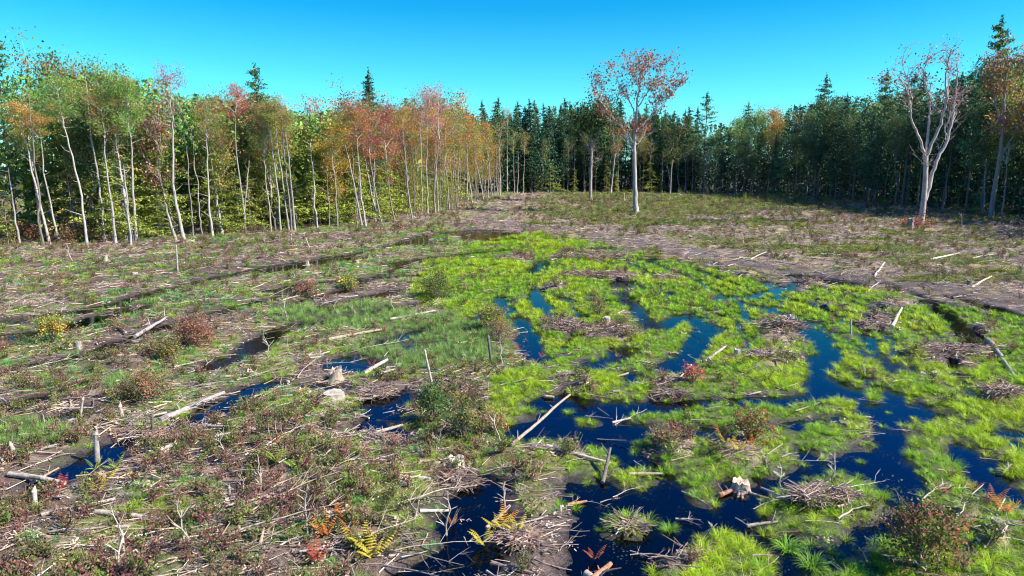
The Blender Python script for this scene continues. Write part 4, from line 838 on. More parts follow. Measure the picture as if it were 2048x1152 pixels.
# ------------------------------------------------------------------ deadwood, stumps, ferns, bushes standing on the ground
rd2 = np.random.default_rng(33)
def gp(px, py):
    x, y = G(px, py); return float(x), float(y), float(max(H(np.array([x]), np.array([y]))[0], 0.0))
WOODC = {'white': (.50, .42, .33), 'grey': (.33, .285, .25), 'tan': (.42, .32, .23), 'dark': (.17, .14, .12), 'red': (.40, .20, .11)}
def log_mesh(L, r, c, rng, stubs=3, n=9, crook=.03, taper=.62):
    mb = MB(); r = r * .78; k = max(6, int(L / .22)); t = np.linspace(0, 1, k); p = np.stack([t * L, np.cumsum(rng.normal(0, crook * L / k * 1.6, k)), np.cumsum(rng.normal(0, crook * L / k, k))], 1); p -= np.outer(1 - t, p[0]) + np.outer(t, [0, p[-1][1], p[-1][2]])
    cc = np.array(WOODC[c]) * rng.uniform(.85, 1.15); rad = r * (1 + (taper - 1) * t) * rng.uniform(.93, 1.07, k); mb.tube(p, rad, cc, n, capcol=np.minimum(cc * 1.35, .75))
    for _ in range(stubs):
        i = rng.integers(1, k - 1); a = rng.uniform(0, 6.28); d = np.array([rng.uniform(.2, .8), math.cos(a), abs(math.sin(a))]); l = rng.uniform(1.5, 6) * r; mb.tube([p[i], p[i] + d * l * .6, p[i] + d * l + rng.normal(0, .2 * r, 3)], [r * .35, r * .28, r * .12], cc, 5, cap=False)
    for i in range(0, k - 1, 2):  # bark patches peeling
        if rng.uniform() < .35:
            a = rng.uniform(0, 6.28); q = p[i:i + 2] + np.array([0, math.cos(a), math.sin(a)]) * rad[i] * .25; mb.tube(q, rad[i] * .86, cc * .45, 6, cap=False)
    return mb
def aim(o, a, b, lift0=0., lift1=0.):
    a = np.array(a, float); b = np.array(b, float); d = b - a; L = np.linalg.norm(d); o.location = a
    o.rotation_euler = (0, -math.asin(np.clip(d[2] / L, -1, 1)), math.atan2(d[1], d[0]))
LOGS = [ # x1,y1,x2,y2,radius,colour,raise end 2,label
 (1022,902,1140,838,.055,'tan',.75,"long straight pole leaning out over the dark pond, one end raised"),
 (1093,905,1225,925,.055,'white',0,"straight white log on the muddy bank between the two foreground ponds"),
 (1258,945,1325,942,.05,'tan',.03,"short pale log bridging the mud spit to the mound in the pond"),
 (95,860,185,827,.06,'grey',.08,"grey log beside the bright rush clump near the left edge"),
 (2,927,128,888,.055,'grey',.03,"long grey log below the rush clump at the left edge"),
 (318,842,448,784,.11,'grey',0,"thick split grey log lying along the blue channel at left"),
 (20,950,130,966,.085,'white',.05,"thick white log crossing a thinner stick near the lower left"),
 (60,958,118,936,.04,'tan',.10,"thin tan stick crossing the thick white log at lower left"),
 (85,1037,232,1010,.06,'white',.03,"upper arm of the two long white logs meeting at lower left"),
 (155,1025,335,1052,.075,'white',.03,"lower arm of the two long white logs meeting at lower left"),
 (20,743,85,742,.055,'white',0,"straight white log at the far left under the young green bush"),
 (225,654,252,667,.09,'white',.1,"stubby bright log with an orange broken end"),
 (625,805,738,830,.065,'white',0,"long white log just in front of the broad pale stump"),
 (640,803,705,804,.04,'tan',.03,"short tan stick resting above the long white log by the stump"),
 (655,686,765,662,.09,'tan',.03,"tan log half sunk along the small pools left of the rushes"),
 (780,642,872,627,.075,'white',.05,"pale log sloping through the rushes below the round bush"),
 (752,859,806,849,.06,'white',.06,"short white log at the edge of the olive pool"),
 (400,851,500,866,.055,'white',.03,"white log on the brown slash left of the olive pool"),
 (430,882,530,866,.06,'white',.02,"white log with a forked look below the one on the slash"),
 (318,902,367,892,.065,'white',.05,"short stout white log near the green ferns at left"),
 (440,757,492,750,.055,'tan',0,"pale log just above the narrow blue channel"),
 (225,940,300,940,.03,'tan',.05,"thin straight stick beside the yellow fern at left"),
 (110,816,185,814,.04,'white',.08,"thin white stick leaning against the short post at left"),
 (270,670,335,640,.10,'grey',.12,"curved grey root-log beside the brown dead brush"),
 (728,745,775,728,.10,'white',.2,"splintered white slab tilted up among the stump debris"),
 (745,752,790,742,.07,'white',.05,"lower splintered slab among the stump debris"),
 (1860,525,1918,512,.11,'white',.05,"longest white log on the grey slash at right"),
 (1945,522,1986,514,.10,'white',.05,"second white log on the grey slash, right of the longest"),
 (1590,494,1702,489,.10,'white',.05,"long thin white log on the green and grey slash near mid-right"),
 (1500,524,1532,511,.08,'white',.1,"short white log at the edge of the muddy track"),
 (1748,556,1768,538,.09,'white',.3,"slanted white slab on the slash below the big maple"),
 (1640,512,1690,514,.10,'white',0,"flat white log right of the muddy track"),
 (1943,577,1982,562,.08,'white',.1,"white log leaning by a dark stump at right"),
 (1784,655,1802,628,.09,'white',.35,"bright white pole standing askew beside the brush heap at right"),
 (1865,722,1882,708,.045,'white',.05,"small white stick in the sedge below the brush heap"),
 (1975,680,2003,722,.15,'grey',0,"thick lichen-grey log with side branches at the right edge"),
 (2003,722,2034,762,.08,'grey',0,"thin upper end of the grey log at the right edge"),
 (1737,584,1757,569,.05,'white',.15,"thin pale pole leaning in sedge near a wet rut"),
 (1410,722,1452,700,.075,'grey',.15,"grey split log in the sedge right of the curved blue channel"),
 (1360,758,1382,738,.05,'white',.2,"slim white stick pointing up beside the red bush"),
 (1505,650,1570,632,.07,'tan',.1,"tan log resting on the brush heap with the grey stump"),
 (1120,546,1243,543,.07,'white',.02,"very long thin white log across the brush in mid-clearing"),
 (1172,1140,1198,1156,.085,'tan',0,"end of a brown log cut by the bottom of the photo"),
 (1185,1150,1222,1129,.075,'red',.1,"orange-brown log sticking out of the pond at the bottom"),
 (1135,1001,1174,995,.045,'red',.02,"small orange-brown log floating by the left bank of the pond"),
 (973,1048,1020,1022,.055,'tan',.2,"split tan branch on the sedge left of the pond"),
 (840,1021,898,1014,.05,'white',.02,"short white stick near the moss cushions at bottom centre"),
 (1495,1043,1556,1043,.045,'tan',.04,"tan stick lying on the water beside the bottom-right sedge"),
 (1438,984,1463,975,.07,'red',.02,"stubby log floating off the mound point"),
 (1575,990,1672,1010,.075,'white',0,"long white log on the brown mound between the ponds"),
 (1500,878,1535,930,.09,'grey',-.05,"pale root running down the upturned mound"),
 (1205,958,1220,925,.06,'dark',.35,"dark stub standing in the water at the end of the mud spit"),
 (1000,770,1062,760,.03,'tan',.03,"thin stick on the bank above the pond"),
 (840,743,880,746,.04,'tan',.05,"thin tan stick among the rust-coloured spikes"),
 (915,758,968,768,.035,'white',.05,"thin white stick on the peat left of the pond corner"),
 (1088,788,1108,790,.07,'tan',.02,"short stub floating at the top of the pond"),
 (565,600,640,580,.05,'tan',.05,"long tan stick in the mixed grass left of the round bush"),
 (1195,870,1252,880,.02,'grey',.1,"thin twig drifting in the middle of the upper pond"),
 (1640,800,1590,826,.03,'white',.08,"thin white stick on the long sedge island"),
 (1225,838,1262,834,.04,'white',.03,"small white stick at the tip of the long sedge island"),
 (860,958,740,945,.05,'white',0,"half hidden pale log by the crumbled cream stump"),
 (700,952,740,949,.055,'white',0,"short pale log left of the crumbled cream stump"),
 (30,820,0,795,.045,'grey',.05,"short pole at the left edge above the rush clump"),
 (165,860,190,838,.07,'dark',.1,"dark broken slab beside the leaning white post"),
]
for x1, y1, x2, y2, r, c, lift, lb in LOGS:
    a = np.array(gp(x1, y1)); b = np.array(gp(x2, y2)); a[2] += r * .7; b[2] += r * .6 + lift; L = np.linalg.norm(b - a)
    o = link("log" if r > .045 else "branch", ms(log_mesh(L, r, c, rd2, stubs=rd2.integers(0, 4)), "log", M_WOOD, True)); aim(o, a, b); tag(o, lb, "log" if r > .045 else "stick", "logs and sticks lying about the cut")
POSTS = [ # base x,y  top x,y radius colour label
 (868,778,850,702,.055,'white',"bare white pole standing upright behind the big round green bush"),(984,728,976,674,.075,'dark',"dark weathered stub standing in the rushes"),
 (193,912,192,868,.085,'grey',"grey weathered post standing by the dark pool at left"),(70,1016,68,982,.075,'white',"short pale pointed post at the lower left edge"),
 (246,1118,243,1068,.05,'white',"slim pale post among maroon shrubs at the bottom left"),(28,905,21,889,.07,'white',"little white peg in the bright rush clump"),
 (244,832,240,812,.08,'white',"small pointed white stump right of the leaning post"),(156,836,166,798,.05,'white',"thin white post leaning right near the left pools"),
 (356,548,352,492,.07,'white',"tall thin white pole standing alone on the upper left slash"),(1248,405,1248,388,.16,'white',"short pale post left of the lone maple foot"),
 (1191,403,1191,385,.16,'tan',"brownish stub right beside the dark crowned lone tree"),(630,890,632,872,.03,'tan',"thin upright twig in the brown shrubs at centre left"),
 (304,862,304,832,.06,'dark',"dark stub under the rusty bush at left"),(1702,665,1702,640,.05,'white',"tiny pale peg in the sedge at right"),(582,490,582,470,.09,'white',"small white peg near the left wood"),
 (1468,398,1470,384,.10,'white',"pair of thin pale pegs before the right wood, left one"),(1477,400,1474,386,.10,'white',"pair of thin pale pegs before the right wood, right one"),(620,500,612,478,.08,'white',"pale peg leaning left near the left wood"),(460,1000,458,975,.05,'grey',"grey peg among the maroon shrubs")]
for x1, y1, x2, y2, r, c, lb in POSTS:
    a = np.array(gp(x1, y1)); d = a[1]; b = PX(x2, y2, d - .05); a[2] -= .1; L = np.linalg.norm(b - a); mb = log_mesh(L, r, c, rd2, stubs=0, crook=.02, taper=.7)
    cc = np.array(WOODC[c]); mb.tube([[L - .01, 0, 0], [L + r * 1.4, r * .3, 0]], [r * .68, r * .08], cc, 7, cap=False)
    o = link("snag", ms(mb, "snag", M_WOOD, True)); aim(o, a, b); tag(o, lb, "snag", "broken posts standing in the cut")
# loose branches that can be told apart on the slash
def branch_mesh(L, r, c, rng, tw=5, n=6):
    mb = MB(); k = 8; t = np.linspace(0, 1, k); p = np.stack([t * L, np.cumsum(rng.normal(0, .07 * L / k * 2, k)), .04 * L * np.sin(t * 3.1) * rng.uniform(0, 1.5)], 1); cc = np.array(WOODC[c]) * rng.uniform(.8, 1.15)
    mb.tube(p, r * (1 - .75 * t), cc, n)
    for _ in range(tw):
        i = rng.integers(1, k - 1); a = rng.uniform(.3, 1.1) * rng.choice([-1, 1]); l = L * rng.uniform(.12, .38); d = np.array([math.cos(a), math.sin(a), rng.uniform(-.05, .6)])
        q = np.array([p[i], p[i] + d * l * .5, p[i] + d * l + rng.normal(0, .08 * l, 3)]); mb.tube(q, [r * .45, r * .3, r * .12], cc, 4, cap=False)
        for _ in range(2): d2 = d + rng.normal(0, .5, 3); mb.tube([q[1], q[1] + d2 * l * .4], [r * .22, r * .08], cc, 3, cap=False)
    return mb
ZN = [((40, 640, 860, 1130), 62, .0, "lower left slash"), ((20, 520, 900, 630), 42, .3, "upper left slash"), ((1150, 420, 2030, 560), 56, .6, "grey slash at right"), ((1180, 640, 2020, 1130), 26, 0, "green sedge at right"), ((1140, 810, 1560, 1120), 12, 0, "foreground pond")]
for (a0, b0, a1, b1), n, big, zn in ZN:
    L_ = []
    while len(L_) < n:
        u = rd2.uniform(a0, a1); v = b0 + (b1 - b0) * rd2.uniform(0, 1) ** .8; x, y, z = gp(u, v); s_ = float(water_sd(np.array([x]), np.array([y]))[0])
        if ("pond" in zn) != (s_ < -.1): continue
        L_.append((u, v, x, y, z))
    L_.sort(key=lambda q: q[0])
    for i, (u, v, x, y, z) in enumerate(L_):
        L = rd2.uniform(.6, 1.9) * (1 + big * y / 60) * (.6 if 'pond' in zn or 'sedge' in zn else 1); r = rd2.uniform(.010, .024) * (1 + big * y / 55) * (.7 if 'pond' in zn else 1); c = rd2.choice(['white', 'tan', 'grey', 'white'])
        a = (.4 if u < 900 else -.1) + rd2.normal(0, .7); o = link("fallen_branch", ms(branch_mesh(L, r, c, rd2), "fallen_branch", M_WOOD)); o.location = (x, y, z + r + .03); o.rotation_euler = (rd2.normal(0, .1), rd2.normal(-.03, .06), a)
        tag(o, f"{'thick' if r > .02 else 'thin'} {'bleached' if c == 'white' else c} fallen branch, {ordinal(i)} from left on the {zn}", "branch", f"fallen branches on the {zn}")
# stumps
def stump(px, py, wp, hp, c, lb, ragged=.5, roots=5):
    x, y, z = gp(px, py); s_ = math.hypot(x, y) / F; w_ = wp * s_ * .45; h = hp * s_ * .75; ragged = ragged * .6; mb = MB(); n = 18; a = np.linspace(0, 2 * math.pi, n, endpoint=False); cc = np.array(WOODC[c]); rows = 7; V = []
    ph = rd2.uniform(0, 6.28, 3); rt = rd2.uniform(0, .25, n)
    for k in range(rows):
        f = k / (rows - 1); fl = 1 + (1.1 * (1 - f) ** 3) * (.45 + .55 * np.cos(roots * a + ph[0]) ** 2); rr_ = w_ * .62 * fl * (1 + .08 * np.sin(3 * a + ph[1]) + .05 * np.sin(7 * a + ph[2])); zz = h * f + (rd2.uniform(-1, 1, n) * ragged * h * .45 * (f == 1)) + ragged * h * .25 * f * np.sin(a + ph[2])
        V.append(np.stack([np.cos(a) * rr_, np.sin(a) * rr_, zz - .08], 1))
    V = np.array(V); i = np.arange(rows - 1)[:, None] * n; j = np.arange(n)[None, :]; j2 = (j + 1) % n; Fq = np.stack([i + j, i + j2, i + n + j2, i + n + j], -1).reshape(-1, 4)
    mb.add(V.reshape(-1, 3), Fq, cc * np.repeat(rd2.uniform(.7, 1.12, (n,)), 1)[np.tile(np.arange(n), rows - 1)][:, None])
    top = V[-1]; ctr = top.mean(0) - [0, 0, h * .12 * ragged]; mid = (top + ctr) / 2 + np.column_stack([np.zeros((n, 2)), rd2.uniform(-.12, .1, n) * h]); VV = np.vstack([top, mid, ctr]); k = np.arange(n); mb.add(VV, np.stack([k, (k + 1) % n, n + (k + 1) % n, n + k], -1), np.minimum(cc * 1.25, .7)); mb.add(VV, np.stack([n + k, n + (k + 1) % n, np.full(n, 2 * n)], -1), cc * .9)
    o = link("stump", ms(mb, "stump", M_WOOD)); o.location = (x, y, z); tag(o, lb, "stump", "stumps left by the felling")
    for q in range(roots):
        aa = rd2.uniform(0, 6.28); l = w_ * rd2.uniform(.9, 1.8); rtm = MB(); st = np.array([math.cos(aa), math.sin(aa), 0]); rtm.tube([st * w_ * .5 + [0, 0, .10 * h], st * (w_ * .9) + [0, 0, .0], st * (w_ + l) + rd2.normal(0, .05, 3) + [0, 0, -.05]], [w_ * .22, w_ * .15, w_ * .05], cc * .8, 5, cap=False)
        link("root", ms(rtm, "root", M_WOOD, True), o)
for q in [(1213, 652, 26, 24, 'white', "cream stump with a flared root in the middle of the sedge", .25), (672, 757, 40, 34, 'tan', "jagged split stump at the small blue pools left of centre", 1.0), (668, 795, 72, 26, 'white', "broad pale sawn stump in front of the jagged one", .2),
          (797, 735, 22, 20, 'grey', "grey round stump beside the tall rushes", .2), (912, 928, 56, 30, 'white', "crumbled cream stump on the brown slash at bottom centre", .9), (803, 968, 26, 18, 'grey', "small grey sawn stump left of the crumbled one", .1),
          (1482, 968, 58, 34, 'tan', "pale upturned stump at the water's edge under the rusty bush", .6), (1578, 655, 30, 26, 'grey', "grey hollow stump in the brush heap among sedge", .6), (1474, 714, 22, 26, 'grey', "purple-grey upright stump in the sedge", .7), (1540, 722, 40, 16, 'tan', "low brown rotten stump right of the purple-grey one", .8),
          (1747, 648, 34, 18, 'grey', "grey stump on the brush heap beside the white pole", .5), (1846, 745, 14, 14, 'grey', "small grey stump in the sedge, left of a pair", .6), (1872, 748, 24, 12, 'white', "small pale split stump in the sedge, right of a pair", .8), (1820, 462, 16, 24, 'grey', "shaded stump left of the big many-stemmed maple", .2),
          (614, 527, 14, 14, 'tan', "tan stump on the upper left slash near the long pool", .3), (211, 524, 14, 14, 'white', "small pale stump far up the left slash", .2), (714, 528, 14, 12, 'tan', "small tan stump above the middle pools", .4), (157, 694, 18, 20, 'grey', "grey stump right of the young green bush at left", .4),
          (1938, 570, 14, 14, 'dark', "dark stump on the grey slash at right", .4), (270, 545, 16, 8, 'white', "flat pale stump on the left slash", .3), (1450, 500, 16, 9, 'grey', "low grey stump on the slash behind the sedge", .4), (150, 790, 20, 14, 'tan', "tan stump by the tiny pools at left", .5),
          (395, 925, 18, 16, 'grey', "grey rock-like stump among maroon shrubs", .2), (1560, 480, 18, 10, 'grey', "grey low stump far back on the right slash", .5), (1695, 470, 18, 9, 'tan', "tan low stump near the shadow of the right wood", .5), (200, 950, 26, 20, 'white', "pale stump overgrown by yellow fern at left", .7), (395, 1120, 30, 18, 'tan', "tan mossy stump near the bottom left", .4)]:
    stump(*q)
# ferns
def fern_frond(rng, L, col, up):
    mb = MB(); k = 11; t = np.linspace(0, 1, k); ang = up - t * rng.uniform(.3, .9); dx = np.cumsum(np.cos(ang)) * L / k; dz = np.cumsum(np.sin(ang)) * L / k; p = np.stack([dx, dx * 0, dz], 1); mb.tube(p, np.linspace(.006, .002, k), np.array(col) * .5, 3, cap=False)
    for i in range(2, k):
        w_ = L * .17 * math.sin(math.pi * (.12 + .86 * t[i])) ** .8
        for sg in (-1, 1):
            tip = p[i] + np.array([w_ * .35, sg * w_, -w_ * .15]); e_ = np.array([L / k * .42, 0, 0]); mb.add([p[i] - e_, tip - e_ * .4, tip + e_ * .4, p[i] + e_], [[0, 1, 2, 3]], np.array(col) * rng.uniform(.75, 1.2))
    return mb
FC = {'yellow': (.62, .50, .05), 'orange': (.62, .24, .05), 'rust': (.42, .12, .05), 'green': (.34, .48, .06), 'red': (.55, .10, .05)}
FP = {c: [ms(fern_frond(rd2, .62, FC[c], u_), "frond", M_FERN) for u_ in (1.35, 1.15, .9, 1.25)] for c in FC}
FERNS = [(1035,1062,1.0,'yellow',6),(1000,1052,1.0,'yellow',7),(965,1080,1.1,'yellow',6),(1015,1035,.9,'orange',4),(745,1115,1.2,'yellow',8),(718,1100,1.1,'yellow',6),(700,1070,.8,'orange',4),(650,1085,1.1,'orange',6),(688,1052,1.0,'orange',6),(635,1130,1.0,'red',5),
 (232,938,.9,'green',5),(210,962,1.0,'yellow',5),(198,985,.9,'yellow',4),(190,930,.8,'green',5),(298,925,.8,'green',5),(320,918,.8,'green',4),(265,962,.7,'yellow',3),(920,808,1.1,'yellow',4),(907,800,.7,'orange',3),(1443,886,1.1,'orange',4),(1475,915,1.0,'yellow',5),(1452,905,.8,'yellow',3),
 (1988,1005,1.0,'orange',4),(1944,970,.8,'rust',4),(1890,985,.8,'rust',4),(2010,1030,1.0,'orange',5),(1925,1065,.8,'orange',3),(122,975,.9,'red',5),(110,960,.7,'rust',4),(600,790,.8,'orange',6),(612,778,.7,'yellow',5),(744,727,.8,'red',3),(1084,712,.9,'red',3),(1070,722,.7,'orange',3),(1026,725,.8,'orange',5),(1032,735,.7,'rust',3),(550,895,.8,'rust',4),(480,905,.7,'rust',4),(1190,1110,.8,'rust',4),(905,1040,.7,'orange',3),
 (1500,905,.8,'orange',3),(690,900,.8,'rust',4),(555,935,1.1,'green',7),(590,945,1.0,'green',7),(530,930,.9,'green',6),(640,735,.6,'orange',3),(505,660,.8,'orange',3),(288,640,.7,'rust',3),(1645,625,.8,'rust',3),(1684,618,.8,'orange',3),(1700,600,.7,'yellow',3),(1830,655,.9,'orange',3),(1845,688,1.0,'orange',3),(1872,700,.9,'rust',4),(1990,685,.9,'orange',4),(2035,700,.9,'rust',3),(1960,665,.8,'rust',3),(1310,590,.7,'rust',3),(1186,632,.6,'rust',2),(1302,715,.8,'orange',3),(1455,672,.8,'rust',3),(1490,690,.8,'orange',4),(1540,685,.8,'yellow',3),(1300,668,.7,'orange',2),(1150,555,.8,'rust',3),(1180,560,.8,'rust',3),(1235,552,.8,'rust',3),(1110,552,.7,'rust',3),(1018,545,.8,'rust',4),(950,555,.9,'rust',4),(1400,530,.9,'rust',3)]
FERNS += [(float(rd2.uniform(860, 1010)), float(rd2.uniform(722, 765)), .55, str(rd2.choice(['orange', 'rust', 'yellow'])), 2) for _ in range(16)] + [(float(rd2.uniform(985, 1060)), float(rd2.uniform(640, 720)), .6, str(rd2.choice(['orange', 'rust', 'green'])), 3) for _ in range(9)] + [(float(rd2.uniform(1150, 1240)), float(rd2.uniform(680, 715)), .55, str(rd2.choice(['orange', 'yellow'])), 2) for _ in range(6)]
FO = []
for (u, v, s_, c, nf) in FERNS:
    x, y, z = gp(u, v); s2 = s_ * .66 * (1 + max(0, y - 18) * .012); rt = link("fern", None, None, (x, y, z), rd2.uniform(0, 6.28), s2); FO.append((u, v, c, rt, y))
    for q in range(nf): link("frond", FP[c][rd2.integers(0, 4)], rt, (0, 0, 0), q * 6.283 / nf + rd2.normal(0, .3), float(rd2.uniform(.75, 1.15)))
bk = {}
for q in FO: bk.setdefault((q[2], 'near' if q[4] < 17 else 'middle' if q[4] < 28 else 'far'), []).append(q)
for (c, dz), L in bk.items():
    L.sort(key=lambda q: q[0])
    for i, q in enumerate(L): tag(q[3], f"{c}{' coloured' if c == 'rust' else ''} fern in the {dz} part of the cut, {ordinal(i)} such from the left", "fern", "turning ferns scattered over the cut")
# bushes
BUSH = [(868,852,88,88,['green'],1.0,"big round green bush at the centre of the left slash"),(928,885,84,74,['darkgreen','olive'],1.0,"dark olive bush against the right side of the big round one"),(985,668,70,62,['green','olive','mixed'],.9,"round olive green bush at the head of the rushes"),
 (875,602,76,58,['green','olive'],.9,"broad green bush beyond the pale log"),(1197,636,42,44,['olive','mixed'],.6,"thin twiggy bush beside the cream stump"),(1503,898,92,70,['orange','olive','mixed'],.8,"rusty yellow bush growing on the upturned mound"),(1838,1150,150,140,['red','olive','green','mixed'],1.2,"big red and green bush at the bottom right"),
 (1385,778,50,42,['crimson','red'],.8,"small red bush on the sedge above the pond"),(106,694,56,56,['green','yellow','olive'],1.0,"young green and yellow bush near the left edge"),(334,727,58,38,['yellow','olive','green'],.9,"low yellow green bush beside the dead brown brush"),(298,812,96,58,['mixed','olive','red'],.7,"rusty green bush beside the thick grey log"),
 (388,705,90,52,['rusty'],1.2,"dead brown brush fallen over at left"),(695,580,48,30,['olive','green','yellow'],.9,"small olive bush right of the reddish one"),(615,597,56,28,['red','mixed'],.8,"low reddish bush left of the small olive one"),(795,468,30,16,['rusty','mixed'],.9,"small brown bush near the left wood"),(985,872,80,60,['olive','rusty'],.7,"scraggly olive brush at the left corner of the pond"),
 (1330,905,80,34,['green','red','olive'],.7,"low leafy cover on the mound in the pond"),(1000,690,70,50,['olive','rusty'],.5,"thin rusty brush under the round olive bush"),(60,492,70,28,['rusty','mixed'],.8,"brown brush heap at the foot of the left wood"),(150,498,90,30,['rusty','olive'],.7,"wide brown brush between pale trunks at left"),(1830,468,60,14,['rusty','red'],.8,"rusty low brush in shade under the big maple")]
PAL['rusty'] = [(.30, .13, .08), (.36, .18, .11), (.22, .10, .06)]
for (u, v, wp, hp, pal, dn, lb) in BUSH:
    x, y, z = gp(u, v - wp * .12); s_ = math.hypot(x, y) / F; R_ = wp * s_ * .5; h = hp * s_ * .92; ns = 15; B = MB(); Lf = MB(); an = []
    for q in range(ns):
        a = q * 2.4 + rd2.normal(0, .3); t = math.sqrt((q + .5) / ns) * R_ * .85; e_ = np.array([math.cos(a) * t, math.sin(a) * t, h * math.sqrt(max(.15, 1 - (t / R_) ** 2)) * rd2.uniform(.72, 1.08)]); m_ = e_ * [.4, .4, .55] + rd2.normal(0, .03, 3)
        B.tube([[0, 0, -.05], m_, e_], [.014, .010, .004], (.28, .21, .17), 4, cap=False)
        for w_ in range(5): f = rd2.uniform(.35, 1); b0 = m_ * (1 - f) + e_ * f; tp = b0 + rd2.normal(0, .22 * R_, 3) + [0, 0, .06 * h]; B.tube([b0, tp], [.005, .003], (.28, .21, .17), 3, cap=False); an.append(tp); an.append(b0)
        for f in (.25, .5): an.append(e_ * [1, 1, f])
    an = np.array(an); lsz = max(.055, 1.9 * s_ * 1.6); n = int(dn * 1.9 * (R_ * R_ * 3.1 + R_ * h * 4) / (lsz * lsz)); n = min(max(n, 300), 6000); k = rd2.integers(0, len(an), n); c = an[k] + rd2.normal(0, .10 * R_ + .02, (n, 3)); c[:, 2] = np.abs(c[:, 2])
    cc = np.array([PAL[pal[i]][rd2.integers(0, len(PAL[pal[i]]))] for i in rd2.integers(0, len(pal), len(an))])[k] * rd2.uniform(.75, 1.4, (n, 1)) * (1.5 if pal[0] in ('green', 'darkgreen', 'olive') else .95)
    Lf.leaves(c, rd2.uniform(.65, 1.3, n) * lsz, cc, rd2, flat=.45, ratio=.75); rt = link("bush", None, None, (x, y, z)); link("stem_cluster", ms(B, "stem_cluster", M_BARK), rt); link("foliage", ms(Lf, "foliage", M_LEAF), rt); tag(rt, lb, "bush", "bushes in the cut")
# bare saplings
for i, (u, v, hp, lb) in enumerate([(230,1150,112,"forked bleached sapling rising between the white logs at bottom left"),(612,1062,90,"bare branching sapling left of the orange ferns"),(370,1112,100,"thin leaning sapling over maroon shrubs at bottom left"),(893,1058,105,"tall slim bare sapling at bottom centre"),(872,900,60,"bare twig pair by the dark olive bush"),
   (1005,900,60,"pale curved stems at the left corner of the pond"),(535,700,44,"thin bare sapling among pools at centre left"),(445,930,70,"bare twig in maroon shrubs"),(520,985,74,"small forked bare shrub in the maroon shrubs"),(1560,990,70,"tall thin dead stem on the mound between ponds"),(1668,975,66,"curved dead stem above the long white log"),(1735,1120,44,"three dead stalks at the shaded water edge"),
   (1845,1150,42,"white dead stem before the big red bush"),(1880,1150,48,"slanting white dead stem right of the first one"),(1005,740,72,"slim bare sapling right of the dark stub"),(1405,1070,44,"broken dead stalk standing in the pond shallows"),(790,620,34,"bare forked sapling by the pale log"),(575,640,60,"curved bare sapling in mixed grass"),(1730,745,30,"bent dead twig on the sedge point"),(930,440,14,"tiny bare sapling by the track"),(145,520,26,"thin bare sapling before the left wood"),(530,500,34,"slim bare pole on the far left slash"),(1925,470,34,"bare twig in the shade of the right wood"),(1010,1010,60,"dead stem on the fern mound")]):
    x, y, z = gp(u, v); s_ = math.hypot(x, y) / F; h = hp * s_; mb = MB(); cc = np.array(WOODC['white']) * rd2.uniform(.75, 1.0); le = rd2.normal(0, .18, 2); k = 6; t = np.linspace(0, 1, k); p = np.stack([t * h * le[0] + rd2.normal(0, .03, k), t * h * le[1] + rd2.normal(0, .03, k), t * h], 1); p[0] = [0, 0, -.05]
    mb.tube(p, np.linspace(.017, .006, k) * (1 + y / 50), cc, 5)
    for w_ in range(7):
        f = rd2.integers(1, 5); a = rd2.uniform(0, 6.28); l = h * rd2.uniform(.2, .5) * (1 - .1 * f); d = np.array([math.cos(a) * .8, math.sin(a) * .8, rd2.uniform(.4, 1.1)]); q = np.array([p[f], p[f] + d * l * .5, p[f] + d * l + rd2.normal(0, .06 * l, 3)]); mb.tube(q, np.array([.009, .007, .003]) * (1 + y / 50), cc, 4, cap=False)
        mb.tube([q[1], q[1] + (d + rd2.normal(0, .5, 3)) * l * .4], np.array([.006, .003]) * (1 + y / 50), cc, 3, cap=False)
    o = link("dead_sapling", ms(mb, "dead_sapling", M_WOOD)); o.location = (x, y, z); tag(o, lb, "dead sapling", "bare dead saplings in the cut")
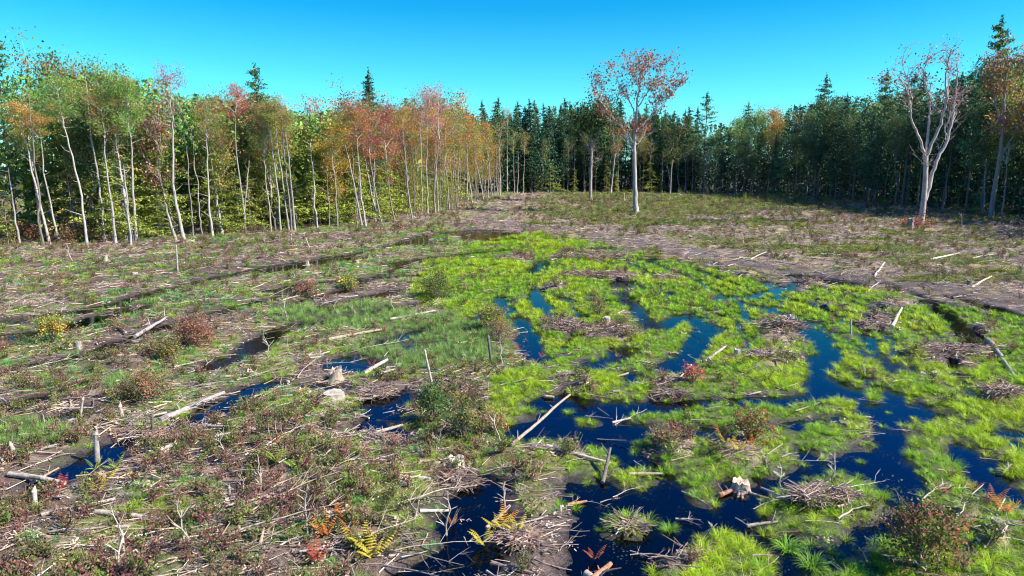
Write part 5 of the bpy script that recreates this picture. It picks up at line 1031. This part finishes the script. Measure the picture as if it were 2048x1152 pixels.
# heaps of slash
for (u, v, wp, hp, lb) in [(1750,658,80,26,"heap of grey sticks and stump wood beside the white pole"),(1565,672,90,34,"large pale brush heap around the grey hollow stump"),(1905,712,150,20,"long low brush heap running to the grey log at right"),(1648,1012,130,16,"flat brown mound of bark under the long white log"),(2005,803,100,22,"brown mound of chips at the right edge"),(725,790,110,24,"splintered wood heaped round the jagged stump"),
   (1205,560,150,14,"long pink-brown brush row in mid-clearing"),(1180,520,170,12,"farther pink-brown brush row in mid-clearing"),(1128,668,90,22,"small heap of grey sticks in the sedge"),(1345,790,60,14,"flat stick heap left of the red bush"),(1100,390,110,14,"brush heap where the track meets the far wood"),(1540,725,80,16,"heap of rotten bark in the sedge"),(1045,1085,90,20,"fern mound of dead twigs left of the pond"),
   (770,885,110,26,"grey twig heap in front of the big round bush"),(330,870,170,20,"wide spread of grey twigs at left below the thick log"),(920,965,90,24,"chip mound around the crumbled cream stump"),(1340,560,40,8,"small pile of pale sticks in the far sedge"),(1260,1048,60,10,"roots under the small sedge island in the pond")]:
    x, y, z = gp(u, v - hp * .3); s_ = math.hypot(x, y) / F; R_ = wp * s_ * .5; h = hp * s_ * .6; mb = MB(); n = 240
    depth = min(R_ * .6, 2.4); lob = [(rd2.uniform(-.6, .6) * R_, rd2.uniform(-.5, .5) * depth, rd2.uniform(.3, .75)) for _ in range(4)]
    for q in range(n):
        a = rd2.uniform(0, 6.28); t = math.sqrt(rd2.uniform(0, 1)); lo = lob[rd2.integers(0, 4)]; cx, cy = math.cos(a) * t * R_ * lo[2] + lo[0], math.sin(a) * t * depth * lo[2] + lo[1]; zc = h * (1 - t ** 1.5) * rd2.uniform(.1, 1.0); l = rd2.uniform(.15, .7) * (1 + y / 70); an_ = rd2.normal(.1, .9); d = np.array([math.cos(an_), math.sin(an_), rd2.normal(0, .25)]) * l * .5
        c = np.array([[.36, .27, .22], [.28, .19, .15], [.44, .36, .30], [.18, .12, .10], [.34, .20, .12]][rd2.integers(0, 5)]) * rd2.uniform(.7, 1.2); r = rd2.uniform(.003, .011) * (1 + y / 35); m_ = np.array([cx, cy, zc + .03])
        mb.tube([m_ - d, m_ + rd2.normal(0, .04, 3), m_ + d], [r, r * .85, r * .5], c, 4)
    o = link("brush_heap", ms(mb, "brush_heap", M_WOOD)); o.location = (x, y, z); tag(o, lb, "brush heap", "heaps of slash")
# lone sedge tussocks in the water
TM = {c: ms(tuft(rd2, 130, .16, .42, .013, 3, 1.0, .7), "sedge_tussock", M_LEAF) for c in range(4)}
for c, me in TM.items():
    a = me.attributes["tint"].data; n = len(a); v = np.empty(n * 4, np.float32); a.foreach_get("color", v); v = v.reshape(-1, 4); v[:, :3] *= np.array([.26, .52, .04]) * (1.15 if c % 2 else .85); a.foreach_set("color", v.ravel())
for u, v, s_, lb in [(1055,818,1.1,"sedge tussock in the upper pond left of the leaning pole"),(1088,817,.5,"tiny sedge tuft just right of the leftmost pond tussock"),(1138,818,.8,"upright sedge tuft right of the leaning pole end"),(1160,834,.7,"sedge tuft on the brown mud cushion in the pond"),(1747,792,1.3,"round sedge tussock alone in the right channel"),(1248,1045,1.4,"shaggy sedge tussock on the small root island"),
   (1222,1035,.7,"small bright tuft on the left of the root island"),(1192,908,1.0,"sedge tuft on the mud spit nearest the pond"),(1575,1085,1.2,"big drooping sedge tussock at the bottom channel"),(1625,1120,1.3,"dark green sedge tussock nearest the bottom channel bend"),(1340,1050,.9,"lone sedge tuft at the top of the bottom sedge bank"),(1722,915,.5,"tiny tuft standing in the right channel"),(1778,818,.4,"tiny sprig in the channel below the round tussock"),(1766,845,.5,"small reddish tuft in the channel"),
   (1860,950,.6,"small tuft in shallow water of the right side arm"),(1290,935,.9,"sedge tuft by the short log bridge"),(1325,935,.8,"sedge tuft at the right end of the short log bridge"),(1120,1005,.7,"sedge tuft hanging over the left pond bank"),(1990,935,.5,"lone sprig in the far right pool"),(1520,1130,1.0,"sedge tussock at the bottom edge by the pond")]:
    x, y, z = gp(u, v); o = link("sedge_tussock", TM[int(rd2.integers(0, 4))]); o.location = (x, y, max(z, .0)); o.rotation_euler = (0, 0, rd2.uniform(0, 6.28)); o.scale = (s_ * .62,) * 3; tag(o, lb, "tussock", "lone sedge tussocks in the water")
